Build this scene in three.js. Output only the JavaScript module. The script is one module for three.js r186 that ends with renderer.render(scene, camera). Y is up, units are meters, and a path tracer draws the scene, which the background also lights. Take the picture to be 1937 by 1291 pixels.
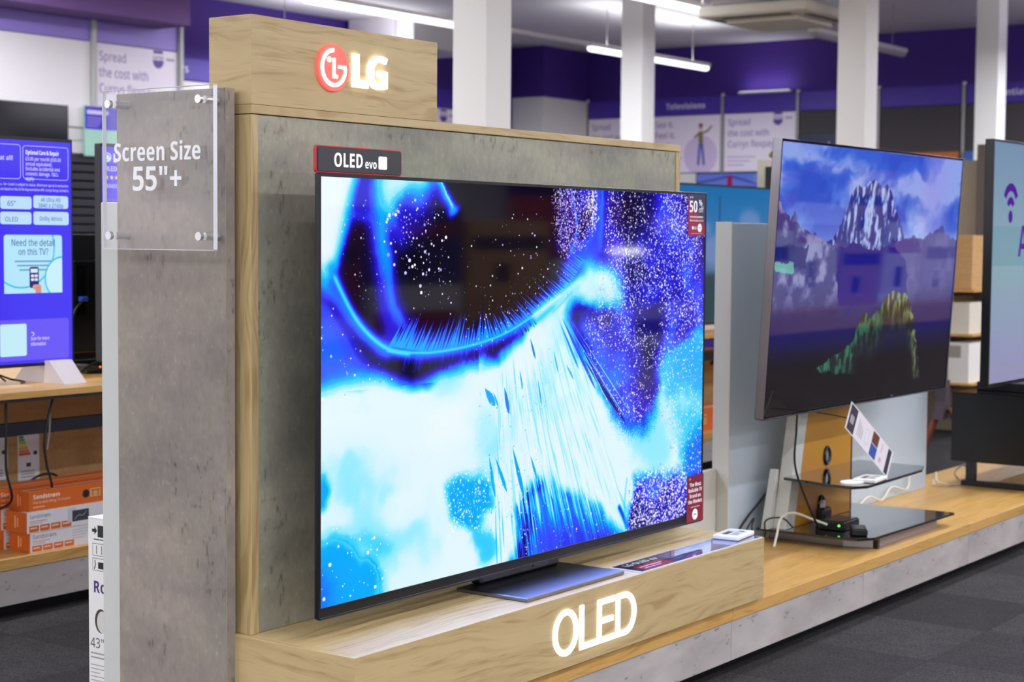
import * as THREE from 'three';
import { RoundedBoxGeometry } from 'three/addons/geometries/RoundedBoxGeometry.js';
import { TextGeometry } from 'three/addons/geometries/TextGeometry.js';
import { FontLoader } from 'three/addons/loaders/FontLoader.js';
import { mergeGeometries } from 'three/addons/utils/BufferGeometryUtils.js';
import { RectAreaLightUniformsLib } from 'three/addons/lights/RectAreaLightUniformsLib.js';

// ---------------------------------------------------------------- camera, exposure, light levels
const scene = new THREE.Scene();
scene.background = new THREE.Color(0x000000);
const camera = new THREE.PerspectiveCamera(22.61, 1937 / 1291, 0.05, 80);
{
  const yaw = THREE.MathUtils.degToRad(35.764), pitch = THREE.MathUtils.degToRad(3.462), roll = THREE.MathUtils.degToRad(0.447);
  const F = new THREE.Vector3(Math.cos(pitch) * Math.cos(yaw), -Math.sin(pitch), -Math.cos(pitch) * Math.sin(yaw));
  const R = new THREE.Vector3().crossVectors(F, new THREE.Vector3(0, 1, 0)).normalize();
  const U = new THREE.Vector3().crossVectors(R, F);
  const R2 = R.clone().multiplyScalar(Math.cos(roll)).addScaledVector(U, Math.sin(roll));
  const U2 = U.clone().multiplyScalar(Math.cos(roll)).addScaledVector(R, -Math.sin(roll));
  camera.position.set(0, 1.3, 0);
  camera.quaternion.setFromRotationMatrix(new THREE.Matrix4().makeBasis(R2, U2, F.clone().negate()));
  camera.focus = 3.95;
  camera.userData.fStop = 5.6;
}
const renderer = new THREE.WebGLRenderer({ antialias: true });
renderer.toneMapping = THREE.LinearToneMapping;
renderer.toneMappingExposure = 1.0;
renderer.shadowMap.enabled = true;
RectAreaLightUniformsLib.init();
const STRIP_NITS = 92;            // luminance of the ceiling strips, downward
const UP_NITS = 24;               // and of the weaker upward side
const STRIP_COLOR = 0xf5f7ff;

// ---------------------------------------------------------------- helpers
let seed = 12345;
const rnd = () => { seed = (seed * 1664525 + 1013904223) >>> 0; return seed / 4294967296; };
const rr = (a, b) => a + (b - a) * rnd();
const used = {};
const numbered = (n) => { const k = used[n] = (used[n] ?? -1) + 1; return k ? n + '_' + String(k).padStart(3, '0') : n; };
const org = new WeakMap();
function thing(name, label, category, p, group) {
  const g = new THREE.Group(); g.name = numbered(name); g.position.set(...p); g.userData = { label, category };
  if (group) g.userData.group = group;
  scene.add(g); org.set(g, p); return g;
}
function part(parent, name, geo, mat, label) {
  const o = org.get(parent) || [0, 0, 0];
  geo.translate(-o[0], -o[1], -o[2]);
  const m = new THREE.Mesh(geo, mat); m.name = name; m.castShadow = m.receiveShadow = true;
  if (label) m.userData.label = label;
  org.set(m, o); parent.add(m); return m;
}
function one(name, label, category, geo, mat, group) {
  geo.computeBoundingBox(); const b = geo.boundingBox;
  const p = [(b.min.x + b.max.x) / 2, b.min.y, (b.min.z + b.max.z) / 2];
  geo.translate(-p[0], -p[1], -p[2]);
  const m = new THREE.Mesh(geo, mat); m.name = numbered(name); m.position.set(...p); m.castShadow = m.receiveShadow = true;
  m.userData = { label, category }; if (group) m.userData.group = group;
  scene.add(m); org.set(m, p); return m;
}
function struct(name, geo, mat) {
  const m = new THREE.Mesh(geo, mat); m.name = name; m.castShadow = m.receiveShadow = true; m.userData = { kind: 'structure' };
  scene.add(m); org.set(m, [0, 0, 0]); return m;
}
// uv in metres, the grain (u) along the given axis
function metric(geo, grain = 'x', du = 0, dv = 0) {
  const g = geo.index ? geo.toNonIndexed() : geo, p = g.attributes.position, uv = new Float32Array(p.count * 2);
  const A = new THREE.Vector3(), B = new THREE.Vector3(), C = new THREE.Vector3(), N = new THREE.Vector3();
  const gi = 'xyz'.indexOf(grain);
  for (let i = 0; i < p.count; i += 3) {
    A.fromBufferAttribute(p, i); B.fromBufferAttribute(p, i + 1); C.fromBufferAttribute(p, i + 2);
    N.crossVectors(B.clone().sub(A), C.clone().sub(A));
    const n = [Math.abs(N.x), Math.abs(N.y), Math.abs(N.z)], k = n.indexOf(Math.max(...n));
    let ax = [0, 1, 2].filter((a) => a !== k);
    if (ax[1] === gi || (k === 0 && gi === 0)) ax = [ax[1], ax[0]];
    [A, B, C].forEach((v, j) => { const q = [v.x, v.y, v.z]; uv[(i + j) * 2] = q[ax[0]] + du; uv[(i + j) * 2 + 1] = q[ax[1]] + dv + k * 0.37; });
  }
  g.setAttribute('uv', new THREE.BufferAttribute(uv, 2));
  return g;
}
function bx(x0, x1, y0, y1, z0, z1, r = 0.002, grain = 'x', du = 0, dv = 0) {
  const w = x1 - x0, h = y1 - y0, d = z1 - z0, m = Math.min(w, h, d);
  const g = r > 0 ? new RoundedBoxGeometry(w, h, d, 1, Math.min(r, m * 0.45)) : new THREE.BoxGeometry(w, h, d);
  g.translate((x0 + x1) / 2, (y0 + y1) / 2, (z0 + z1) / 2);
  return metric(g, grain, du, dv);
}
// box with plain 0..1 uv on each face and six material slots (+x -x +y -y +z -z)
function facebox(x0, x1, y0, y1, z0, z1) {
  const g = new THREE.BoxGeometry(x1 - x0, y1 - y0, z1 - z0); g.translate((x0 + x1) / 2, (y0 + y1) / 2, (z0 + z1) / 2); return g;
}
const merge = (a) => mergeGeometries(a.map((g) => { const q = g.index ? g.toNonIndexed() : g; for (const k of Object.keys(q.attributes)) if (!['position', 'normal', 'uv'].includes(k)) q.deleteAttribute(k); return q; }), false);
function tube(pts, r = 0.003, seg = 0) {
  const c = new THREE.CatmullRomCurve3(pts.map((p) => new THREE.Vector3(...p)));
  return new THREE.TubeGeometry(c, seg || pts.length * 8, r, 8, false);
}
function cyl(x, y, z, r, h, axis = 'y', r2 = r, n = 24) {
  const g = new THREE.CylinderGeometry(r2, r, h, n);
  if (axis === 'x') g.rotateZ(Math.PI / 2); if (axis === 'z') g.rotateX(Math.PI / 2);
  g.translate(x, y, z); return g;
}
// polygon given as [x, z] seen from above, extruded from y0 to y1
function slab(pts, y0, y1, bevel = 0.001) {
  const s = new THREE.Shape(pts.map(([x, z]) => new THREE.Vector2(x, -z)));
  const g = new THREE.ExtrudeGeometry(s, { depth: y1 - y0 - 2 * bevel, bevelEnabled: bevel > 0, bevelSize: bevel, bevelThickness: bevel, bevelOffset: -bevel, bevelSegments: 1, curveSegments: 12 });
  g.rotateX(-Math.PI / 2); g.translate(0, y0 + bevel, 0); return metric(g, 'x');
}
// polygon in [x, y] extruded from z0 to z1
function plate(pts, z0, z1, holes = [], bevel = 0.0008) {
  const s = pts instanceof THREE.Shape ? pts : new THREE.Shape(pts.map(([x, y]) => new THREE.Vector2(x, y)));
  for (const h of holes) s.holes.push(h instanceof THREE.Path ? h : new THREE.Path(h.map(([x, y]) => new THREE.Vector2(x, y))));
  const g = new THREE.ExtrudeGeometry(s, { depth: z1 - z0 - 2 * bevel, bevelEnabled: bevel > 0, bevelSize: bevel, bevelThickness: bevel, bevelOffset: -bevel, bevelSegments: 1, curveSegments: 24 });
  g.translate(0, 0, z0 + bevel); return metric(g, 'x');
}
const rect = (x0, x1, y0, y1) => [[x0, y0], [x1, y0], [x1, y1], [x0, y1]];
const ellipse = (cx, cy, rx, ry) => { const p = new THREE.Path(); p.absellipse(cx, cy, rx, ry, 0, Math.PI * 2, false, 0); return p; };
function rrect(x0, x1, y0, y1, r) {
  const s = new THREE.Shape(); s.moveTo(x0 + r, y0); s.lineTo(x1 - r, y0); s.absarc(x1 - r, y0 + r, r, -Math.PI / 2, 0); s.lineTo(x1, y1 - r); s.absarc(x1 - r, y1 - r, r, 0, Math.PI / 2);
  s.lineTo(x0 + r, y1); s.absarc(x0 + r, y1 - r, r, Math.PI / 2, Math.PI); s.lineTo(x0, y0 + r); s.absarc(x0 + r, y0 + r, r, Math.PI, Math.PI * 1.5); return s;
}
// a flat printed face: facing 'z' (+z), 'x' (-x) or 'y' (up)
function face(w, h, x, y, z, facing = 'z') {
  const g = new THREE.PlaneGeometry(w, h);
  if (facing === 'x') g.rotateY(-Math.PI / 2); if (facing === 'y') g.rotateX(-Math.PI / 2);
  g.translate(x, y, z); return g;
}

// ---------------------------------------------------------------- textures
const P = new Uint8Array(512); { const a = [...Array(256).keys()]; for (let i = 255; i > 0; i--) { const j = Math.floor(rnd() * (i + 1)); [a[i], a[j]] = [a[j], a[i]]; } for (let i = 0; i < 512; i++) P[i] = a[i & 255]; }
const sm = (t) => t * t * (3 - 2 * t);
function vn(x, y, px, py) {   // value noise that repeats after px, py cells
  const xi = Math.floor(x), yi = Math.floor(y), fx = sm(x - xi), fy = sm(y - yi);
  const h = (i, j) => P[P[(P[(((i % px) + px) % px) & 255] + (((j % py) + py) % py)) & 511] ^ ((((i % px) + px) % px >> 8) * 37)] / 255;
  const a = h(xi, yi), b = h(xi + 1, yi), c = h(xi, yi + 1), d = h(xi + 1, yi + 1);
  return a + (b - a) * fx + (c - a) * fy + (a - b - c + d) * fx * fy;
}
const fbm = (u, v, cx, cy, oct = 4) => { let s = 0, a = 0.5, t = 0; for (let o = 0; o < oct; o++) { s += a * vn(u * cx, v * cy, cx, cy); t += a; a *= 0.5; cx *= 2; cy *= 2; } return s / t; };
function dataTex(w, h, fn, mx, my, srgb = true) {
  const d = new Uint8Array(w * h * 4);
  for (let y = 0; y < h; y++) for (let x = 0; x < w; x++) { const c = fn(x / w, y / h), i = (y * w + x) * 4; d[i] = Math.max(0, Math.min(255, c[0])); d[i + 1] = Math.max(0, Math.min(255, c[1])); d[i + 2] = Math.max(0, Math.min(255, c[2])); d[i + 3] = 255; }
  const t = new THREE.DataTexture(d, w, h); t.wrapS = t.wrapT = THREE.RepeatWrapping; t.magFilter = THREE.LinearFilter; t.minFilter = THREE.LinearMipmapLinearFilter; t.generateMipmaps = true;
  t.repeat.set(1 / mx, 1 / my); if (srgb) t.colorSpace = THREE.SRGBColorSpace; t.needsUpdate = true; return t;
}
const mix = (a, b, t0) => { const t = Math.max(0, Math.min(1, t0)); return a.map((v, i) => v + (b[i] - v) * t); };
// oak laminate: wavy growth bands, short dark pores
function oak(lo, hi, dark) {
  return (u, v) => {
    const w = fbm(u, v, 3, 5, 3), warp = (w - 0.5) * 0.22;
    const vv = v + warp, band = 0.5 + 0.5 * Math.sin(vv * Math.PI * 2 * 9 + 3 * fbm(u, v, 4, 3, 2));
    const fine = fbm(u, ((vv % 1) + 1) % 1, 10, 90, 3), pore = fbm(u, v, 18, 190, 2), lane = fbm(u, v, 2, 14, 3), blotch = fbm(u, v, 5, 9, 3);
    let c = mix(lo, hi, 0.15 + 0.35 * blotch + 0.5 * fine);
    c = mix(c, dark, 0.30 * Math.pow(band, 4) * lane + (fine < 0.42 ? (0.42 - fine) * 1.6 : 0));
    if (pore < 0.34 && lane > 0.36) c = mix(c, dark, (0.34 - pore) * 2.2 * (0.4 + band * 0.6));
    return c;
  };
}
const T = {};
T.oak = dataTex(1024, 512, oak([196, 168, 124], [220, 196, 154], [160, 128, 86]), 1.5, 0.62);
T.deck = dataTex(1024, 512, oak([196, 150, 82], [212, 170, 100], [168, 120, 58]), 1.6, 0.7);
T.concrete = dataTex(800, 800, (u, v) => {
  const a = fbm(u, v, 4, 3, 5), b = fbm(u, v, 14, 10, 4), c = fbm(u, v, 40, 90, 3), e = fbm(u, v, 70, 130, 2), m = fbm(u, v, 5, 8, 3);
  let g = 168 + (a - 0.5) * 44 + (b - 0.5) * 30 + (c - 0.5) * 12 + (e - .5) * 12;
  if (c < 0.34 && m > 0.46) g -= (0.34 - c) * 190 * Math.min(1, (m - 0.46) * 6);
  if (e > 0.78) g += (e - 0.78) * 90;
  return [g + (a - 0.5) * 8, g - 2, g - 9 - (b - 0.5) * 12];
}, 0.9, 0.9);
T.fascia = dataTex(512, 512, (u, v) => {
  const a = fbm(u, v, 5, 2, 4), b = fbm(u, v, 24, 8, 3), c = fbm(u, v, 60, 30, 2);
  let g = 172 + (a - 0.5) * 34 + (b - 0.5) * 26; if (c < 0.24 && b < 0.5) g -= (0.24 - c) * 260;
  return [g + 3, g - 4, g - 8];
}, 0.8, 0.8);
T.carpet = dataTex(512, 512, (u, v) => { const a = fbm(u, v, 128, 128, 2), b = fbm(u, v, 8, 8, 3), c = vn(u * 256, v * 256, 256, 256); const g = 46 + (a - 0.5) * 40 + (b - 0.5) * 14 + (c - 0.5) * 36; return [g + 3, g, g + 1]; }, 0.5, 0.5);
T.carpetBump = dataTex(256, 256, (u, v) => { const g = 255 * fbm(u, v, 100, 100, 2); return [g, g, g]; }, 0.25, 0.25, false);
T.card = dataTex(256, 256, (u, v) => { const g = fbm(u, v, 6, 40, 3), b = fbm(u, v, 60, 60, 2); const k = (g - 0.5) * 14 + (b - 0.5) * 12; return [190 + k, 150 + k, 100 + k]; }, 0.5, 0.5);
T.plaster = dataTex(256, 256, (u, v) => { const g = 128 + (fbm(u, v, 60, 60, 3) - 0.5) * 200; return [g, g, g]; }, 0.4, 0.4, false);

const mat = (color, roughness = 0.6, o = {}) => new THREE.MeshStandardMaterial({ color, roughness, ...o });
const M = {
  oak: mat(0xebebde, 0.5, { map: T.oak }), deck: mat(0xffffff, 0.38, { map: T.deck }), concrete: mat(0xe4e4d4, 0.62, { map: T.concrete }), greige: mat(0xd6cac4, 0.62, { map: T.concrete }), fascia: mat(0xffffff, 0.6, { map: T.fascia }),
  carpet: [0xffffff, 0xd8d6d6, 0xb9b6b8].map((c) => mat(c, 1, { map: T.carpet, bumpMap: T.carpetBump, bumpScale: 0.004 })),
  card: mat(0xffffff, 0.85, { map: T.card }), black: mat(0x050507, 0.34), blackGloss: mat(0x050507, 0.12), tvBack: mat(0x0c0c0f, 0.6), seam: mat(0x1a140e, 0.9), kick: mat(0x08080b, 0.4),
  white: mat(0xe8e6e0, 0.55), column: mat(0xf3f2ed, 0.6, { bumpMap: T.plaster, bumpScale: 0.0006 }), ceiling: mat(0xe2dede, 0.9), greyPanel: mat(0xc3c5c0, 0.55), bluePanel: mat(0xbac8d4, 0.42),
  chrome: mat(0xdedee0, 0.34, { metalness: 0.85 }), steel: mat(0x9a98a2, 0.35, { metalness: 0.9 }), darkSteel: mat(0x40424c, 0.28, { metalness: 0.9 }), basePlate: mat(0x8e90a0, 0.3, { metalness: 1 }),
  purple: mat(0x48298e, 0.7), purpleStrip: mat(0x4a30a8, 0.5), purpleLit: mat(0x7e5c9c, 0.8), greyStrip: mat(0x9d9a98, 0.4, { metalness: 0.3 }),
  cableBlack: mat(0x0b0b0c, 0.5), cableWhite: mat(0xd8d2c0, 0.5), orange: mat(0xd9641a, 0.55), cream: mat(0xd6d2c2, 0.6),
  glassBlack: new THREE.MeshPhysicalMaterial({ color: 0x0b0f10, roughness: 0.04, clearcoat: 1, clearcoatRoughness: 0.02 }),
  acrylic: new THREE.MeshPhysicalMaterial({ color: 0xffffff, roughness: 0.01, transmission: 1, thickness: 0, ior: 1.49 }),
  acrylicEdge: new THREE.MeshPhysicalMaterial({ color: 0xf8f8ff, roughness: 0.4, transmission: 0.15, thickness: 0, ior: 1.49 }), board: mat(0xf6f2f4, 0.6),  // board: white lifted in colour to stand in for light on the left wall
};
// printed / displayed pictures
function canvas(w, h, draw) { const c = document.createElement('canvas'); c.width = w; c.height = h; const g = c.getContext('2d'); draw(g, w, h); const t = new THREE.CanvasTexture(c); t.colorSpace = THREE.SRGBColorSpace; t.magFilter = THREE.LinearFilter; return t; }
const print = (w, h, draw, roughness = 0.5, o = {}) => new THREE.MeshStandardMaterial({ map: canvas(w, h, draw), roughness, ...o });
const screenMat = (tex, level = 1, roughness = 0.06) => new THREE.MeshPhysicalMaterial({ color: 0x030305, roughness, emissive: 0xffffff, emissiveMap: tex, emissiveIntensity: level });
const txt = (g, s, x, y, size, color, font = 'bold', align = 'left', maxW) => { const face = 'sans-serif'; g.fillStyle = color; g.textAlign = align; g.textBaseline = 'alphabetic'; g.font = `${font} ${size}px ${face}`; g.fillText(s, x, y, maxW); };
function rbox(g, x, y, w, h, r, fill, stroke, lw = 2) { g.beginPath(); g.roundRect(x, y, w, h, r); if (fill) { g.fillStyle = fill; g.fill(); } if (stroke) { g.strokeStyle = stroke; g.lineWidth = lw; g.stroke(); } }
const font = await new FontLoader().loadAsync('fonts/droid/droid_sans_bold.typeface.json');
const fontR = await new FontLoader().loadAsync('fonts/droid/droid_sans_regular.typeface.json');
function words(s, size, depth, f = font, sx = 1) {   // text geometry centred on x, baseline at 0
  const g = new TextGeometry(s, { font: f, size, depth, curveSegments: 6, bevelEnabled: false }); g.computeBoundingBox(); g.translate(-(g.boundingBox.min.x + g.boundingBox.max.x) / 2, 0, 0); g.scale(sx, 1, 1); return g;
}

// ---------------------------------------------------------------- the room
const X0 = -6, X1 = 18, Z0 = -12.25, Z1 = 8, CEIL = 3.61;
const floor = struct('floor', bx(X0 - 0.2, X1 + 0.2, -0.2, -0.004, Z0 - 0.2, Z1 + 0.2, 0), M.carpet[1]);
{ // carpet tiles, half a metre square, shading of alternating pile put into their tints
  const shared = [0, 1, 2].map(() => { const g = bx(-0.2495, 0.2495, -0.004, 0, -0.2495, 0.2495, 0); return g; });
  const lay = (x0, x1, z0, z1) => { for (let x = x0; x < x1; x += 0.5) for (let z = z0; z < z1; z += 0.5) { const k = (Math.round(x * 2) + Math.round(z * 2)) & 1; const q = rnd(); const m = new THREE.Mesh(shared[0], M.carpet[q < 0.16 ? 2 : k ? 0 : 1]); m.name = 'carpet_tile'; m.position.set(x + 0.25, 0, z + 0.25); m.receiveShadow = true; floor.add(m); } };
  lay(3.5, 11, -2.5, 0.5); lay(3, 7, -5, -3);
}
const ceiling = struct('ceiling', bx(X0 - 0.2, X1 + 0.2, CEIL, CEIL + 0.2, Z0 - 0.2, Z1 + 0.2, 0), M.ceiling);
struct('wall_back', bx(X0, X1 + 0.2, 0, CEIL, Z0 - 0.2, Z0, 0), M.purple);
struct('wall_right', bx(X1, X1 + 0.2, 0, CEIL, Z0, Z1, 0), M.purple);
struct('wall_left', bx(X0 - 0.2, X0, 0, CEIL, Z0 - 0.2, Z1, 0), M.white);
struct('wall_front', bx(X0, X1, 0, CEIL, Z1, Z1 + 0.2, 0), M.white);
// boxed-out corner of the building: purple above, white below
struct('trim_1', bx(17, X1, 3.0, CEIL, Z0, -11.8, 0), M.purple);
struct('trim_2', bx(16.98, X1, 0, 3.0, Z0, -11.79, 0), M.white);
// bulkhead over the bay wall at the left
struct('trim_3', bx(X0, 9.52, 2.945, CEIL, Z0, -10.0, 0.004), M.purpleLit);  // wash light on the bulkhead is put into this lighter purple
struct('trim_4', bx(X0, 9.74, 0, 2.99, Z0, -10.42, 0), M.board);
struct('trim_5', bx(13.9, 15.0, 3.28, CEIL, -12.2, -11.3, 0.01), M.ceiling);
// lighting trunking along two rows
struct('trim_6', bx(12.49, 14.03, 3.17, 3.21, -9.245, -9.195, 0.004), M.ceiling);

// ---------------------------------------------------------------- ceiling strips
const glow = new THREE.MeshStandardMaterial({ color: 0xffffff, emissive: STRIP_COLOR, emissiveIntensity: 2.2, roughness: 0.5 });
const unlit = mat(0xb8b4b8, 0.5);
const striplabels = {};
function strip(x0, x1, z, label, lit = true) {
  const xm = (x0 + x1) / 2, y = 3.15, t = thing('strip_light', label, 'ceiling light', [xm, y, z], 'suspended ceiling strips');
  part(t, 'housing', bx(x0, x1, y + 0.02, y + 0.06, z - 0.04, z + 0.04, 0.006), M.white);
  const c = new THREE.CapsuleGeometry(0.042, x1 - x0 - 0.1, 4, 14); c.rotateZ(Math.PI / 2); c.scale(1, 0.75, 1); c.translate(xm, y + 0.004, z);
  part(t, 'diffuser', c, lit ? glow : unlit);
  for (const s of [-1, 1]) part(t, 'suspension_rod', cyl(xm + s * (x1 - x0) * 0.36, (y + 0.06 + CEIL) / 2, z, 0.004, CEIL - y - 0.06, 'y', 0.004, 8), M.greyStrip);
  if (lit) { const q = new THREE.RectAreaLight(STRIP_COLOR, UP_NITS, x1 - x0 - 0.06, 0.07); q.position.set(0, 0.066, 0); q.rotation.x = Math.PI / 2; q.name = 'strip_uplight'; t.add(q); const l = new THREE.RectAreaLight(STRIP_COLOR, STRIP_NITS, x1 - x0 - 0.06, 0.08); l.position.set(0, -0.036, 0); l.rotation.x = -Math.PI / 2; l.name = 'strip_glow'; t.add(l); }
  return t;
}
{
  strip(9.97, 12.48, -9.22, 'lit ceiling strip above the wood header, running behind the nearest white column');
  strip(14.04, 16.4, -9.22, 'lit ceiling strip crossing behind the second white column from the wood header');
  strip(10.05, 12.62, -6.95, 'lit ceiling strip near the air conditioner, cut by the top of the picture');
  strip(14.1, 16.18, -6.87, 'unlit grey ceiling strip behind the column next to the air conditioner', false);
  strip(11.75, 14.05, -11.4, 'unseen ceiling strip added behind the oak header box to brighten the far corner');  // added lamp, hidden by the header; lifts the back corner and ceiling
  for (const z of [-4.6, -2.4, -0.12]) strip(16.0, 17.8, z, 'unseen ceiling strip added near the end wall to brighten it, out of the picture');  // added lamps outside the view, to brighten the end wall
  const rows = [-9.22, -6.95, -4.6, -2.4, -0.12, 2.05, 4.2, 6.4], xs = [-5.6, -2.4, 1.6, 5.5, 9.45, 13.4];  // leftmost column of strips is added, to brighten faces turned left
  for (const z of rows) for (const x of xs) {
    if (z < -6 && x > 9) continue;
    if (z === -4.6 && (x === 5.5 || x === 9.45)) continue;     // the columns stand here
    if (z === -2.4 && x === 1.6) continue;
    strip(x, x + 2.4, z, 'unseen ceiling strip added near the end wall to brighten it, out of the picture');
  }
}

// ---------------------------------------------------------------- white square columns
function column(x, z, label) {
  const t = thing('support_column', label, 'column', [x + 0.11, 0, z - 0.11], 'white columns');
  part(t, 'shaft', bx(x, x + 0.22, 0.1, CEIL, z - 0.22, z, 0.006), M.column);
  part(t, 'skirting', bx(x - 0.012, x + 0.232, 0, 0.1, z - 0.232, z + 0.012, 0.004), M.greyPanel);
}
column(7.1, -5.29, 'thick white square column nearest the wood header, rising above its cap');
column(13.0, -7.97, 'slim white square column rising behind the end of the wood cap');
column(11.6, -5.22, 'white square column rising behind the mountain-picture television');
column(15.7, -5.73, 'white square column beside the large pale television at the picture edge');

// ---------------------------------------------------------------- air conditioning cassette
{
  const t = thing('ceiling_cassette', 'beige square air conditioning cassette hung under the ceiling', 'air conditioner', [11.9, 2.93, -6.07]);
  const cx = 11.9, cz = -6.07, a = 0.465;
  part(t, 'body', bx(cx - a + 0.08, cx + a - 0.08, 3.07, 3.38, cz - a + 0.08, cz + a - 0.08, 0.02), M.greyStrip);
  part(t, 'fascia', bx(cx - a, cx + a, 2.974, 3.065, cz - a, cz + a, 0.03), M.cream);
  part(t, 'grille', bx(cx - a + 0.16, cx + a - 0.16, 2.937, 2.978, cz - a + 0.16, cz + a - 0.16, 0.02), M.cream);
  for (const s of [-1, 1]) { part(t, 'air_slot', bx(cx - a * 0.6, cx + a * 0.6, 2.969, 2.994, cz + s * (a - 0.09) - 0.03, cz + s * (a - 0.09) + 0.03, 0.004), M.black); part(t, 'air_slot', bx(cx + s * (a - 0.09) - 0.03, cx + s * (a - 0.09) + 0.03, 2.969, 2.994, cz - a * 0.6, cz + a * 0.6, 0.004), M.black); }
  for (const [i, j] of [[-1, -1], [1, -1], [-1, 1], [1, 1]]) part(t, 'hanger_rod', cyl(cx + i * 0.36, 3.49, cz + j * 0.36, 0.01, 0.25, 'y', 0.01, 8), M.steel);
  part(t, 'pipe', tube([[cx - 0.36, 3.25, cz + 0.1], [cx - 0.6, 3.27, cz + 0.1], [cx - 0.9, 3.4, cz + 0.15], [cx - 1.1, 3.6, cz + 0.2]], 0.03), M.black);
}

// ---------------------------------------------------------------- bay wall at the right end of the shop
const brandPoster = (head, lines, person) => (g, w, h) => {
  g.fillStyle = '#f3ebf7'; g.fillRect(0, 0, w, h);
  lines.forEach((s, i) => txt(g, s, w * 0.05, h * (0.2 + i * 0.19), h * 0.15, '#6b4fa0', '500'));
  g.fillStyle = '#b7a6cf'; for (let i = 0; i < 3; i++) g.fillRect(w * 0.05, h * (0.74 + i * 0.07), w * (0.4 - 0.08 * i), h * 0.018);
  if (person) {
    const x = w * 0.72; g.fillStyle = '#dcc8ea'; g.beginPath(); g.arc(x, h * 0.7, w * 0.24, 0, 7); g.fill();
    g.lineCap = 'round'; g.strokeStyle = '#4b63b8'; g.lineWidth = w * 0.035; g.beginPath(); g.moveTo(x - w * 0.01, h * 0.5); g.lineTo(x - w * 0.03, h * 0.86); g.moveTo(x + w * 0.02, h * 0.5); g.lineTo(x + w * 0.05, h * 0.86); g.stroke();
    g.strokeStyle = '#8a7a3a'; g.lineWidth = w * 0.065; g.beginPath(); g.moveTo(x, h * 0.32); g.lineTo(x + w * 0.005, h * 0.46); g.stroke();
    g.lineWidth = w * 0.025; g.beginPath(); g.moveTo(x + w * 0.03, h * 0.31); g.lineTo(x + w * 0.1, h * 0.28); g.lineTo(x + w * 0.15, h * 0.2); g.moveTo(x - w * 0.03, h * 0.32); g.lineTo(x - w * 0.08, h * 0.38); g.stroke();
    g.fillStyle = '#c98a62'; g.beginPath(); g.arc(x, h * 0.2, w * 0.03, 0, 7); g.fill(); g.fillStyle = '#4a2c1c'; g.beginPath(); g.arc(x, h * 0.185, w * 0.032, Math.PI, 0); g.fill();
  } else {
    const x = w * 0.76; g.fillStyle = '#5a3c9c'; g.beginPath(); g.arc(x, h * 0.12, h * 0.1, 0, Math.PI); g.fill(); g.fillRect(x - h * 0.085, 0, h * 0.17, h * 0.04); txt(g, 'currys', x, h * 0.11, h * 0.065, '#5a3c9c', 'bold', 'center');
    g.fillStyle = '#a49cb4'; g.fillRect(w * 0.86, h * 0.085, w * 0.1, h * 0.03); g.fillStyle = '#f0f2e0'; rbox(g, w * 0.78, h * 0.45, w * 0.18, h * 0.2, 6, '#f1f3e2');
  }
};
const pSpread = print(512, 352, brandPoster(0, ['Spread', 'the cost with', 'Currys flexpay.'], false)), pSee = print(512, 352, brandPoster(0, ['See it.', 'Feel it.', 'Try it.'], true));
const strips = (s) => print(512, 112, (g, w, h) => { g.fillStyle = '#4a30a8'; g.fillRect(0, 0, w, h); if (s) txt(g, s, w * 0.5, h * 0.66, h * 0.5, '#e6e0f4', 'bold', 'center'); }, 0.5);
function bay(z0, z1, spec) {   // one bay of the right wall, facing -x, z1 nearer
  const zc = (z0 + z1) / 2, w = z1 - z0 - 0.05;
  const t = thing('wall_bay_sign', spec.label, 'sign', [17.95, 2.78, zc], 'fascia strips of the end wall');
  part(t, 'backing', bx(17.93, 17.99, 2.785, 3.0, z0 + 0.025, z1 - 0.025, 0.004), M.purpleStrip);
  if (spec.text) part(t, 'lettering', face(w - 0.02, 0.2, 17.929, 2.8925, zc, 'x'), strips(spec.text));
  if (spec.poster) { const p = thing('wall_poster', spec.poster[1], 'poster', [17.95, 2.1, zc], 'posters of the end wall'); part(p, 'board', bx(17.94, 17.99, 2.1, 2.78, z0 + 0.024, z1 - 0.024, 0.003), M.white); part(p, 'print', face(w - 0.005, 0.675, 17.938, 2.44, zc, 'x'), spec.poster[0]); }
  if (spec.dark) part(t, 'header_panel', bx(17.94, 17.99, 1.6, 2.78, z0 + 0.026, z1 - 0.026, 0.003), M.slate ??= mat(0x4a4648, 0.8), spec.dark);
  part(t, 'backing_board', bx(17.95, 17.99, 0.2, spec.dark ? 1.59 : 2.09, z0 + 0.026, z1 - 0.026, 0.003), spec.dark ? (M.taupe ??= mat(0x8c8478, 0.8)) : M.white);
}
const zb = [-11.79, -10.875, -9.876, -8.897, -7.903, -6.918, -5.93, -4.94, -3.95];
bay(zb[0], zb[1], { label: 'plain purple fascia strip beside the boxed white corner', poster: [pSpread, 'pale lilac credit poster partly hidden by the slim white column'] });
bay(zb[1], zb[2], { label: 'purple fascia strip lettered Televisions', text: 'Televisions', poster: [pSee, 'lilac poster with a figure in jeans waving one arm'] });
bay(zb[2], zb[3], { label: 'plain purple fascia strip above the lilac credit poster with round emblem', poster: [pSpread, 'lilac credit poster with round purple emblem, beside the waving figure'] });
bay(zb[3], zb[4], { label: 'purple fascia strip above the navy lettered sign', dark: 'dark grey header panel behind the navy lettered sign' });
bay(zb[4], zb[5], { label: 'purple fascia strip between the two right-hand white columns', dark: 'dark grey header panel above the orange band' });
bay(zb[5], zb[6], { label: 'purple fascia strip lettered Essentials at the picture edge', text: 'Essentials', dark: 'dark grey header panel above the blue band' });
bay(zb[6], zb[7], { label: 'plain purple fascia strip past the lettered one, out of the picture', dark: 'dark grey header panel past the picture edge' });
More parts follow.
